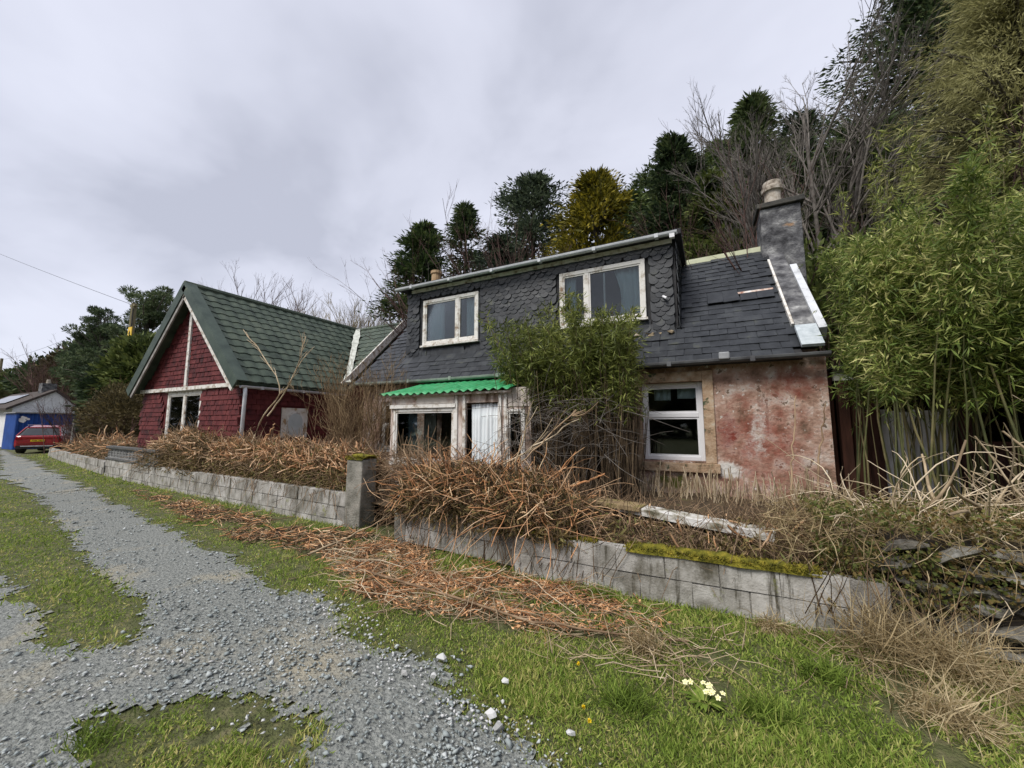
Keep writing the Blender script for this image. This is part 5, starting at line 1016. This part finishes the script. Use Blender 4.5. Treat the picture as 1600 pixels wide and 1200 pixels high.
def tussock(name, label, ctr, n, L, spread, mat=DEADG, up=.9, lean=(0, 0, 0), cat='grass tuft', w=(.003, .007), bend=.6):
    ctr = np.array(ctr, float); C = ctr + np.stack([R.normal(size=n) * spread[0], R.normal(size=n) * spread[1], np.zeros(n)], -1); D = rdir(n) * .75 + [0, 0, up] + np.array(lean); veg(name, blades(C, D, rdir(n, .5), R.uniform(*L, n), R.uniform(*w, n), bend=bend), mat, label=label, cat=cat, kind='stuff')
tussock('dead_grass_tuft', 'big drooping tussock of dead straw grass at the foot of the stone wall', (1.15, 3.74, .0), 900, (.22, .6), (.24, .10), up=.8, lean=(0, -.25, 0))
tussock('dead_grass_tuft', 'tussock of dead grass spilling forward where the bank meets the lawn', (1.55, 3.55, .0), 420, (.15, .42), (.24, .10), up=.6, lean=(0, -.2, 0))
tussock('dead_grass_tuft', 'pale bleached tuft of dead grass beside the long bare stick', onz(1010, 1015), 420, (.08, .24), (.05, .04), up=.4, lean=(-.4, -.3, 0))
tussock('dead_grass_tuft', 'pale tuft of dead grass hanging near the right end of the block wall', onz(1205, 985) + [0, 0, .03], 320, (.08, .22), (.05, .03), up=.1, lean=(0, -.5, -.1))
tussock('dead_grass_tuft', 'bleached fern like tuft at the lower right edge of the lawn', onz(1470, 1120), 520, (.12, .32), (.10, .07), up=.3, lean=(.2, -.4, 0))
# ================================================================ LAWN
GR = LM('grass_blade', [(.12, (0.091, 0.136, 0.020)), (.42, (0.201, 0.295, 0.046)), (.68, (0.329, 0.413, 0.083)), (.92, (0.561, 0.496, 0.198))], island=.34, scale=1.3, trans=.4)
def polar(n, r0, r1, p=1.0):
    t = R.random(n); r = r0 * (r1 / r0) ** (t ** p); a = YAW + R.uniform(-1.22, 1.22, n); return np.stack([-r * np.sin(a), r * np.cos(a)], -1), r
def edge_bare(X, Y_):
    """thin worn turf near the track edge"""
    return vnoise(X * 2.1 + 5, Y_ * 2.1 + 8) * .6 + vnoise(X * 7, Y_ * 7) * .4
XY, r = polar(600000, 1.15, 34); X, Y_ = XY.T
ok = ~on_track(X, Y_) & (Y_ < wally(X) + .05) & (X < 5) & (Y_ > -.6) & (X > -33); near = on_track(X + .18, Y_) | on_track(X - .18, Y_) | on_track(X, Y_ + .18) | on_track(X, Y_ - .18); pt = edge_bare(X, Y_)
dr_ = inpoly(X, Y_, gpoly(A_)) | inpoly(X, Y_, gpoly(B_)); fr_ = inpoly(X, Y_, front); ok |= on_track(X, Y_) & ~(on_track(X + .09, Y_) & on_track(X - .09, Y_) & on_track(X, Y_ + .09) & on_track(X, Y_ - .09)) & (R.random(len(X)) < .35) & (X < 5) & (X > -33); ok &= ~(fr_ & (vnoise(X * 5, Y_ * 5) * .6 + vnoise(X * 17, Y_ * 17) * .4 < .33 + .2 * R.random(len(X)))) & ~(near & (R.random(len(X)) < .45)) & (pt > .20 + .14 * R.random(len(X))) & ~(dr_ & (vnoise(X * 3.3, Y_ * 3.3) > .48))
X, Y_, r, pt = X[ok], Y_[ok], r[ok], pt[ok]; n = len(X); tall = .7 + .9 * smooth(1.0, .05, wally(X) - Y_) * (vnoise(X * 2, Y_ * 2) > .35) + .5 * smooth(-.5, 1.5, X) + .6 * (vnoise(X * 1.7 + 3, Y_ * 1.7) > .62)
C = np.stack([X, Y_, np.full(n, -.008)], -1); Lb = R.uniform(.020, .052, n) * tall * (1 + .02 * r); veg('grass', leafs(C, rdir(n) * .75 + [0, 0, .75], rdir(n), Lb, R.uniform(.0033, .0063, n) * (1 + .17 * r)), GR, kind='stuff', label='short mossy spring grass of the verge and track edges', cat='grass')
# coarse tufts of longer grass
for (u, v, lab, nb, LL) in ((620, 917, 'bright green grass cushion among the twig litter', 260, (.05, .12)), (720, 935, 'fresh green grass tuft growing through the twig litter', 320, (.06, .14)), (980, 1100, 'lush grass clump left of the primrose', 300, (.08, .2)), (1200, 1120, 'lush grass clump right of the primrose', 380, (.08, .22)), (1290, 1060, 'long leaning grass clump below the dead tussock', 380, (.10, .26)), (540, 812, 'green grass tuft at the foot of the mossy capped pillar', 260, (.08, .2)), (150, 1160, 'leafy weed tuft in the foreground gravel patch', 220, (.05, .12)), (940, 935, 'green grass tuft against the middle of the mossy wall', 320, (.08, .22)), (250, 745, 'dark grass tuft under the pierced screen wall', 240, (.1, .25))):
    tussock('grass_tuft', lab, onz(u, v), nb, (LL[0] * .75, LL[1] * .68), (.08, .055), GR, up=.9, w=(.004, .008))
# ================================================================ STONES ON THE TRACK
OCT = np.array([[1, 0, 0], [-1, 0, 0], [0, 1, 0], [0, -1, 0], [0, 0, 1], [0, 0, -1]], float); OF = np.array([[0, 2, 4], [2, 1, 4], [1, 3, 4], [3, 0, 4], [2, 0, 5], [1, 2, 5], [3, 1, 5], [0, 3, 5]])
def stones(C, s, flat=.45):
    n = len(C); a = R.uniform(0, 6.28, n); V = OCT[None] * s[:, None, None] * R.uniform(.6, 1.25, (n, 6, 1)) * np.array([1.15, .85, flat]); V += R.normal(size=(n, 6, 3)) * s[:, None, None] * .16
    c, si = np.cos(a)[:, None], np.sin(a)[:, None]; V = np.stack([V[..., 0] * c - V[..., 1] * si, V[..., 0] * si + V[..., 1] * c, V[..., 2]], -1); tl = R.normal(size=(n, 1)) * .3; V[..., 2] += V[..., 0] * tl
    return (V + C[:, None]).reshape(-1, 3), (np.arange(n)[:, None, None] * 6 + OF[None]).reshape(-1, 3)
CHIP = M('slate_chipping', [(.18, (0.128, 0.149, 0.145)), (.5, (0.260, 0.292, 0.288)), (.78, (0.374, 0.405, 0.394)), (.99, (0.571, 0.594, 0.585))], scale=3, island=.28, rough=.85)
XY, r = polar(112000, 1.1, 26, .9); X, Y_ = XY.T; dens = vnoise(X * 1.1 + 4, Y_ * 1.1) * .65 + vnoise(X * 4, Y_ * 4) * .35
spill = (R.normal(size=(2, len(X))) * .09); ok = on_track(X + spill[0], Y_ + spill[1]) & (dens > R.uniform(.22, .62, len(X))); X, Y_, r = X[ok], Y_[ok], r[ok]; n = len(X); sz = np.clip(R.lognormal(-4.9, .42, n), .004, .023) * (1 + .05 * r)
V, Q = stones(np.stack([X, Y_, .008 + sz * .2], -1), sz); link('gravel_chippings', mesh_np('gravel_chippings', V, Q, CHIP), kind='stuff', label='loose blue grey slate chippings covering the track', cat='gravel')
WPEB = M('white_pebble', [(.2, (.34, .34, .33)), (.6, (.54, .54, .53))], scale=6, island=.2)
pts = []
for (u, v, su, sv, n) in ((500, 950, 35, 10, 60), (560, 985, 30, 15, 50), (620, 1050, 30, 15, 50), (700, 1110, 30, 15, 26), (770, 1130, 30, 16, 22), (230, 1035, 45, 10, 45), (60, 1075, 40, 12, 16), (400, 1120, 40, 12, 12)):
    for _ in range(n): pts.append(onz(u + R.normal() * su, v + R.normal() * sv)[:2])
pts = np.array(pts); sz = R.uniform(.007, .016, len(pts)); V, Q = stones(np.stack([pts[:, 0], pts[:, 1], .012 + sz * .25], -1), sz, .6); link('pale_pebbles', mesh_np('pale_pebbles', V, Q, WPEB), kind='stuff', label='pale pebbles scattered along the track margins', cat='pebbles')
for (u, v, s) in ((690, 1035, .034), (790, 1073, .026), (633, 1058, .03), (677, 1063, .024), (768, 1125, .034), (778, 1145, .03), (892, 1155, .024), (786, 1103, .018)):
    p = onz(u, v); V, Fc = rock(s, (1.1, .9, .75), 18); MB().add(np.array(V) + [p[0], p[1], .022 + s * .3], Fc).build('white_stone', WPEB, label='clean white stone lying singly in the grass beside the track', cat='stone', group='single white stones beside the track')
# ================================================================ FLOWERS
PET = M('primrose_petal', [(.3, (.78, .76, .36)), (.7, (.88, .86, .55))], scale=9); EYE_ = M('flower_eye', [(.3, (.70, .48, .02)), (.7, (.80, .58, .04))], scale=9); DAN = M('dandelion_petal', [(.3, (.80, .58, .01)), (.7, (.88, .68, .03))], scale=9)
pc = onz(1100, 1098); pr_ = empty('primrose', pc, 'clump of pale yellow primroses in the grass', 'flower')
n = 34; a = R.uniform(0, 6.28, n); veg('leaves', blades(pc + np.stack([np.cos(a) * .02, np.sin(a) * .02, a * 0], -1), np.stack([np.cos(a), np.sin(a), a * 0 + .45], -1), np.tile((0, 0, 1.), (n, 1)), R.uniform(.07, .12, n), R.uniform(.025, .035, n), bend=.4), GR, pr_)
for i in range(15):
    c = pc + np.array([R.normal() * .045, R.normal() * .035, R.uniform(.055, .095)]); nn = unit(np.array([R.normal() * .35, -.5 + R.normal() * .3, .9])); ax = unit(np.cross(nn, (1, .1, 0))); ay = np.cross(nn, ax); fl = MB()
    for k_ in range(5):
        t0 = k_ * 1.2566; d0 = ax * math.cos(t0) + ay * math.sin(t0); d1 = ax * math.cos(t0 + .5) + ay * math.sin(t0 + .5); d2 = ax * math.cos(t0 - .5) + ay * math.sin(t0 - .5); fl.add([c, c + d1 * .013 + nn * .003, c + d0 * .017 + nn * .002, c + d2 * .013 + nn * .003], [(0, 3, 2, 1)])
    f_ = fl.build('flower', PET, pr_); MB().lathe([(.003, 0), (.001, .002)], c + nn * .002, 6).build('flower_eye', EYE_, f_)
for (u, v) in ((903, 1047), (911, 1117), (920, 1139)):
    p = onz(u, v); d_ = empty('dandelion', p, 'small yellow dandelion flower in the short grass', 'flower', 'dandelions in the verge'); MB().tube([p, p + [.004, 0, .04]], .0018, 5).build('stalk', GR, d_)
    n = 60; veg('flower_head', leafs(np.tile(p + [.004, 0, .04], (n, 1)), rdir(n) * .9 + [0, 0, .55], rdir(n), R.uniform(.010, .016, n), R.uniform(.004, .006, n)), DAN, d_)
# ================================================================ FAR LEFT: CAR, COTTAGE, CONTAINER, POLES
CARRED = M('car_red', [(.3, (.26, .012, .020)), (.7, (.34, .018, .028))], scale=1, rough=.25, spec=.5, coat=.6); BLK = M('black_plastic', [(.3, (.012, .012, .013)), (.7, (.025, .025, .026))], scale=5, rough=.6)
CGL = M('car_glass', [(.3, (.012, .014, .016)), (.7, (.03, .033, .036))], scale=2, rough=.06, spec=.8); SILV = M('silver_trim', [(.3, (.45, .45, .46)), (.7, (.58, .58, .6))], scale=4, rough=.35); TAIL = M('tail_lamp', [(.3, (.20, .004, .008)), (.7, (.30, .008, .012))], scale=4, rough=.15); YEL = M('plate_yellow', [(.3, (.75, .48, .02)), (.7, (.82, .55, .03))], scale=4, rough=.4)
cpos = np.array([-34.8, 7.7]); head = math.atan2(.47, -.88)
car = empty('car', (cpos[0], cpos[1], .0), 'dark red estate style off road car parked with its rear towards the track', 'car'); car.rotation_euler[2] = head
def cpart(mb, name, mat, parent=None, **k):
    me = mb.mesh(name, mat); o = bpy.data.objects.new(name, me); COL.objects.link(o); o.parent = parent or car; ORG[o.name] = np.zeros(3)
    if k.get('smooth'): me.polygons.foreach_set('use_smooth', [True] * len(me.polygons))
    return o
# body lofted along x (0 = rear bumper, 4.9 = nose): sections of half width at several heights
xs = [0, .06, .25, .6, 1.2, 2.2, 3.2, 3.8, 4.4, 4.75, 4.9]; belt = [.98, 1.02, 1.05, 1.06, 1.05, 1.03, 1.0, .97, .92, .84, .70]; hw = [.80, .90, .95, .97, .97, .97, .97, .96, .93, .84, .66]
bd = MB(); V = []; k = 12
for x, bz_, w_ in zip(xs, belt, hw):
    sec = [(w_ * .90, .30), (w_ * .98, .42), (w_, .62), (w_ * .985, .80), (w_ * .93, bz_ - .03), (w_ * .80, bz_)]; V += [(x, y, z) for y, z in sec] + [(x, -y, z) for y, z in sec[::-1]]
Fc = [(i * k + j, (i + 1) * k + j, (i + 1) * k + (j + 1) % k, i * k + (j + 1) % k) for i in range(len(xs) - 1) for j in range(k)] + [tuple(range(k)), tuple((len(xs) - 1) * k + j for j in range(k))[::-1]]
body = cpart(bd.add(V, Fc), 'body', CARRED)
gx_ = [.10, .55, 1.2, 2.3, 2.9, 3.75]; gt = [1.05, 1.50, 1.60, 1.62, 1.56, 1.02]; gw = [.80, .66, .66, .66, .66, .78]; V = []; k = 6
for x, zt, w_ in zip(gx_, gt, gw): V += [(x, .86, 1.0), (x, w_ + .01, zt - .05), (x, w_ * .8, zt), (x, -w_ * .8, zt), (x, -w_ - .01, zt - .05), (x, -.86, 1.0)]
Fc = [(i * k + j, (i + 1) * k + j, (i + 1) * k + (j + 1) % k, i * k + (j + 1) % k) for i in range(len(gx_) - 1) for j in range(k)] + [tuple(range(k)), tuple((len(gx_) - 1) * k + j for j in range(k))[::-1]]
cab = cpart(MB().add(V, Fc), 'cabin', CGL); V = []
for x, zt, w_ in zip(gx_[1:5], gt[1:5], gw[1:5]): V += [(x - .06, y, z) for y, z in ((w_ + .025, zt - .07), (w_ * .8, zt + .015), (-w_ * .8, zt + .015), (-w_ - .025, zt - .07), (-w_ * .8, zt - .05), (w_ * .8, zt - .05))]
cpart(MB().add(V, [(i * 6 + j, (i + 1) * 6 + j, (i + 1) * 6 + (j + 1) % 6, i * 6 + (j + 1) % 6) for i in range(3) for j in range(6)] + [tuple(range(6)), tuple(18 + j for j in range(6))[::-1]]), 'roof', CARRED, smooth=False)
for s in (1, -1):
    p = MB(); p.add([(.06, s * .885, 1.0), (.55, s * .69, 1.50), (.80, s * .69, 1.55), (.42, s * .90, 1.0)] + [(.06, s * .84, 1.0), (.55, s * .64, 1.50), (.80, s * .64, 1.55), (.42, s * .84, 1.0)], [(0, 1, 2, 3), (7, 6, 5, 4), (0, 4, 5, 1), (1, 5, 6, 2), (2, 6, 7, 3), (3, 7, 4, 0)]); cpart(p, 'pillar', CARRED)
    cpart(MB().box((-.015, s * .80 - .13 * s - .06, .80), (.10, s * .80 + .06, .90)), 'tail_lamp', TAIL)
    cpart(MB().tube([(.9, s * .70, 1.63), (2.6, s * .70, 1.64)], .022, 6), 'roof_rail', SILV)
    for x in (.95, 3.85):
        wh = MB(); V = []; a = np.linspace(0, 2 * math.pi, 20, endpoint=False)
        wheel = cpart(MB().add([(x + .37 * math.cos(t), s * y, .37 + .37 * math.sin(t)) for y in (.74, .99) for t in a], [(i, (i + 1) % 20, 20 + (i + 1) % 20, 20 + i) for i in range(20)] + [tuple(range(20)), tuple(range(20, 40))[::-1]]), 'wheel', BLK)
        cpart(MB().add([(x + .25 * math.cos(t), s * y, .37 + .25 * math.sin(t)) for y in (.9, 1.0) for t in a], [(i, (i + 1) % 20, 20 + (i + 1) % 20, 20 + i) for i in range(20)] + [tuple(range(20)), tuple(range(20, 40))[::-1]]), 'rim', SILV, wheel)
    cpart(MB().box((3.1, s * .97, 1.0), (3.28, s * 1.10, 1.12)), 'mirror', CARRED)
cpart(MB().box((-.012, -.66, .845), (.05, .66, .875)), 'light_bar', TAIL); cpart(MB().box((-.03, -.27, .68), (.02, .27, .79)), 'number_plate', YEL)
cpart(MB().box((-.04, -.80, .28), (.2, .80, .46)), 'lower_bumper', BLK); cpart(MB().box((-.055, -.62, .40), (.0, .62, .45)), 'bumper_trim', SILV); cpart(MB().box((-.025, -.78, .575), (.02, .78, .61)), 'bumper_strip', CARRED)
def text(body_, size, mat, parent, mtx, name='lettering'):
    cu = bpy.data.curves.new(name, 'FONT'); cu.body = body_; cu.size = size; cu.align_x = 'CENTER'; cu.align_y = 'CENTER'; cu.extrude = .002; tmp = bpy.data.objects.new('tmp', cu); COL.objects.link(tmp)
    me = bpy.data.meshes.new_from_object(tmp.evaluated_get(bpy.context.evaluated_depsgraph_get())); bpy.data.objects.remove(tmp); me.materials.clear(); me.materials.append(mat); o = bpy.data.objects.new(name, me); COL.objects.link(o); o.parent = parent; o.matrix_basis = mtx; return o
text('FY66 XBH', .10, BLK, car, frame4((0, -1, 0), (0, 0, 1), (-1, 0, 0), (-.034, 0, .735)), 'plate_lettering')
# white cottage beyond
WH = M('white_harling', [(.3, (.60, .60, .60)), (.7, (.80, .80, .80))], scale=3, detail=8, bump=.4); DROOF = M('brown_tiles', [(.3, (.035, .028, .025)), (.7, (.085, .068, .058))], scale=3, stretch=(1, 1, 6), bump=.4)
fx = -46.0; g0, g1, gp_ = onx(18, 650, fx), onx(124, 650, fx), onx(82, 612, fx)
hz = gp_[2]; y0, y1 = g0[1], g1[1]; ym = (y0 + y1) / 2 + .3; ez = onx(20, 637, fx)[2]
fh = empty('white_cottage', (fx - 5, ym, 0), 'low white harled cottage with a dark tiled roof beyond the red car', 'house')
MB().prism([(y0, -.2), (y1, -.2), (y1, ez), (ym, hz), (y0, ez)], (fx, 0, 0), (0, 1, 0), (0, 0, 1), (-1, 0, 0), 11).build('wall', WH, fh)
for (ya, yb_) in ((y0, ym), (y1, ym)):
    sg = -1 if ya == y0 else 1; s_ = MB(); dz = (hz - ez) / abs(ym - ya); a_ = np.array([0, ya + sg * .35, ez - .35 * dz]); b_ = np.array([0, ym, hz])
    s_.add([(fx + .2, a_[1], a_[2] + .02), (fx + .2, b_[1], b_[2] + .02), (fx - 11.2, b_[1], b_[2] + .02), (fx - 11.2, a_[1], a_[2] + .02), (fx + .2, a_[1], a_[2] + .2), (fx + .2, b_[1], b_[2] + .2), (fx - 11.2, b_[1], b_[2] + .2), (fx - 11.2, a_[1], a_[2] + .2)], [(0, 1, 2, 3), (7, 6, 5, 4), (0, 4, 5, 1), (1, 5, 6, 2), (2, 6, 7, 3), (3, 7, 4, 0)]); rf_ = s_.build('roof', DROOF, fh)
    if sg < 0:
        sp = MB(); f0, f1 = .25, .75; pa = a_ + (b_ - a_) * f0; pb_ = a_ + (b_ - a_) * f1
        sp.add([(fx - 3.5, pa[1], pa[2] + .24), (fx - 3.5, pb_[1], pb_[2] + .24), (fx - 9, pb_[1], pb_[2] + .24), (fx - 9, pa[1], pa[2] + .24), (fx - 3.5, pa[1], pa[2] + .3), (fx - 3.5, pb_[1], pb_[2] + .3), (fx - 9, pb_[1], pb_[2] + .3), (fx - 9, pa[1], pa[2] + .3)], [(0, 1, 2, 3), (7, 6, 5, 4), (0, 4, 5, 1), (1, 5, 6, 2), (2, 6, 7, 3), (3, 7, 4, 0)]); sp.build('solar_panel', CGL, fh)
for k_ in range(2): window(fh, fx - 4 - k_ * 3, fx - 3 - k_ * 3, .9, 1.9, y0, [.5], UPVC, sill=False)
cm = MB().box((fx - 2.4, ym - .4, hz - .5), (fx - 1.6, ym + .4, hz + .75)).build('chimney', m_chim, fh); MB().lathe([(.14, 0), (.11, .35)], (fx - 2, ym, hz + .75), 10).build('chimney_pot', m_pot, cm)
# blue container
BLUE = M('blue_steel', [(.3, (.010, .045, .20)), (.6, (.016, .070, .30)), (.8, (.03, .09, .33))], scale=2, rough=.5); bxn = -41.5; b0, b1 = onx(20, 690, bxn), onx(122, 690, bxn); bt_ = onx(60, 646, bxn)[2]
cont = empty('container', (bxn - 3, (b0[1] + b1[1]) / 2, 0), 'bright blue steel container in front of the white gable', 'container')
V = []; n = 60; 
for i in range(n + 1):
    y = b0[1] + (b1[1] - b0[1]) * i / n; V += [(bxn + (.05 if (i // 2) % 2 else 0), y, .0), (bxn + (.05 if (i // 2) % 2 else 0), y, bt_)]
mb = MB().add(V, [(2 * i, 2 * i + 2, 2 * i + 3, 2 * i + 1) for i in range(n)]); mb.box((bxn - 2.4, b0[1], 0), (bxn - .02, b1[1], bt_ - .01)); mb.build('shell', BLUE, cont)
for y in (b0[1], (b0[1] * .55 + b1[1] * .45), b1[1] - .1): MB().box((bxn + .052, y, 0), (bxn + .12, y + .1, bt_)).build('corner_post', BLUE, cont)
MB().box((bxn - 2.45, b0[1] - .1, bt_ + .0), (bxn + .2, b1[1] + .1, bt_ + .07)).build('top_rail', M('grey_steel', [(.3, (.2, .2, .21)), (.7, (.34, .34, .35))], scale=3), cont)
for (u, v, s) in ((35, 657, .30), (39, 652, .20), (44, 655, .12)):
    p = onx(u, v, bxn + .06); V, Fc = rock(s, (.02, 1, .8), 14); MB().add(np.array(V) + p, Fc).build('paint_patch', WH, cont)
# fence post, utility poles, wires
POLE = M('pole_wood', [(.3, (.10, .085, .05)), (.6, (.22, .19, .11)), (.8, (.30, .27, .17))], scale=5, stretch=(3, 3, .4), bump=.3)
p = onz(86, 712); MB().tube([(p[0], p[1] + .6, -.1), (p[0], p[1] + .6, 1.95)], [.13, .11], 8).build('fence_post', M('grey_post', [(.3, (.12, .11, .10)), (.7, (.24, .23, .21))], scale=5), label='weathered grey wooden post at the far end of the low wall', cat='post')
pt_ = ony(210, 474, 11.2); pole = empty('utility_pole', (pt_[0], 11.2, 0), 'wooden utility pole with a yellow warning plate behind the green bush', 'pole')
MB().tube([(pt_[0], 11.2, -.2), (pt_[0], 11.2, pt_[2])], [.20, .15], 10).build('shaft', POLE, pole); q = ony(207, 520, 11.2); MB().box((q[0] - .05, 10.98, q[2] - .32), (q[0] + .48, 11.02, q[2] + .32)).build('warning_plate', YEL, pole)
V = [(0, .13), (-.14, -.12), (.14, -.12)]; MB().prism(V, (q[0] + .21, 10.979, q[2] - .02), (1, 0, 0), (0, 0, 1), (0, -1, 0), .006).build('warning_symbol', BLK, pole)
MB().tube([(pt_[0] + .22, 11.1, pt_[2] - .4), (pt_[0] + .3, 11.1, 0)], .03, 6).build('cable_guard', BLK, pole); MB().box((pt_[0] - .35, 11.1, pt_[2] - .25), (pt_[0] + .35, 11.25, pt_[2] - .12)).build('bracket', POLE, pole)
p2 = ony(3, 560, 17); MB().tube([(p2[0], 17, -.2), (p2[0], 17, p2[2])], [.22, .16], 8).build('utility_pole', POLE, label='plain grey utility pole at the edge of the view above the tiled roof', cat='pole')
def wire(a, b, sag, label):
    t = np.linspace(0, 1, 24)[:, None]; P = np.array(a) * (1 - t) + np.array(b) * t; P[:, 2] -= sag * 4 * (t * (1 - t))[:, 0]; veg('overhead_wire', tubes(P[None], np.full((1, 24), .014), 4), BLK, label=label, cat='wire')
wa = np.array([pt_[0], 11.2, pt_[2] - .15]); wb = ony(-120, 345, 9.0); wire(wa, wb, .25, 'overhead wire climbing away from the yellow plated pole across the sky'); wire(wa + [0, 0, -.3], (p2[0], 17, p2[2] - .2), .5, 'lower overhead wire running between the two poles')
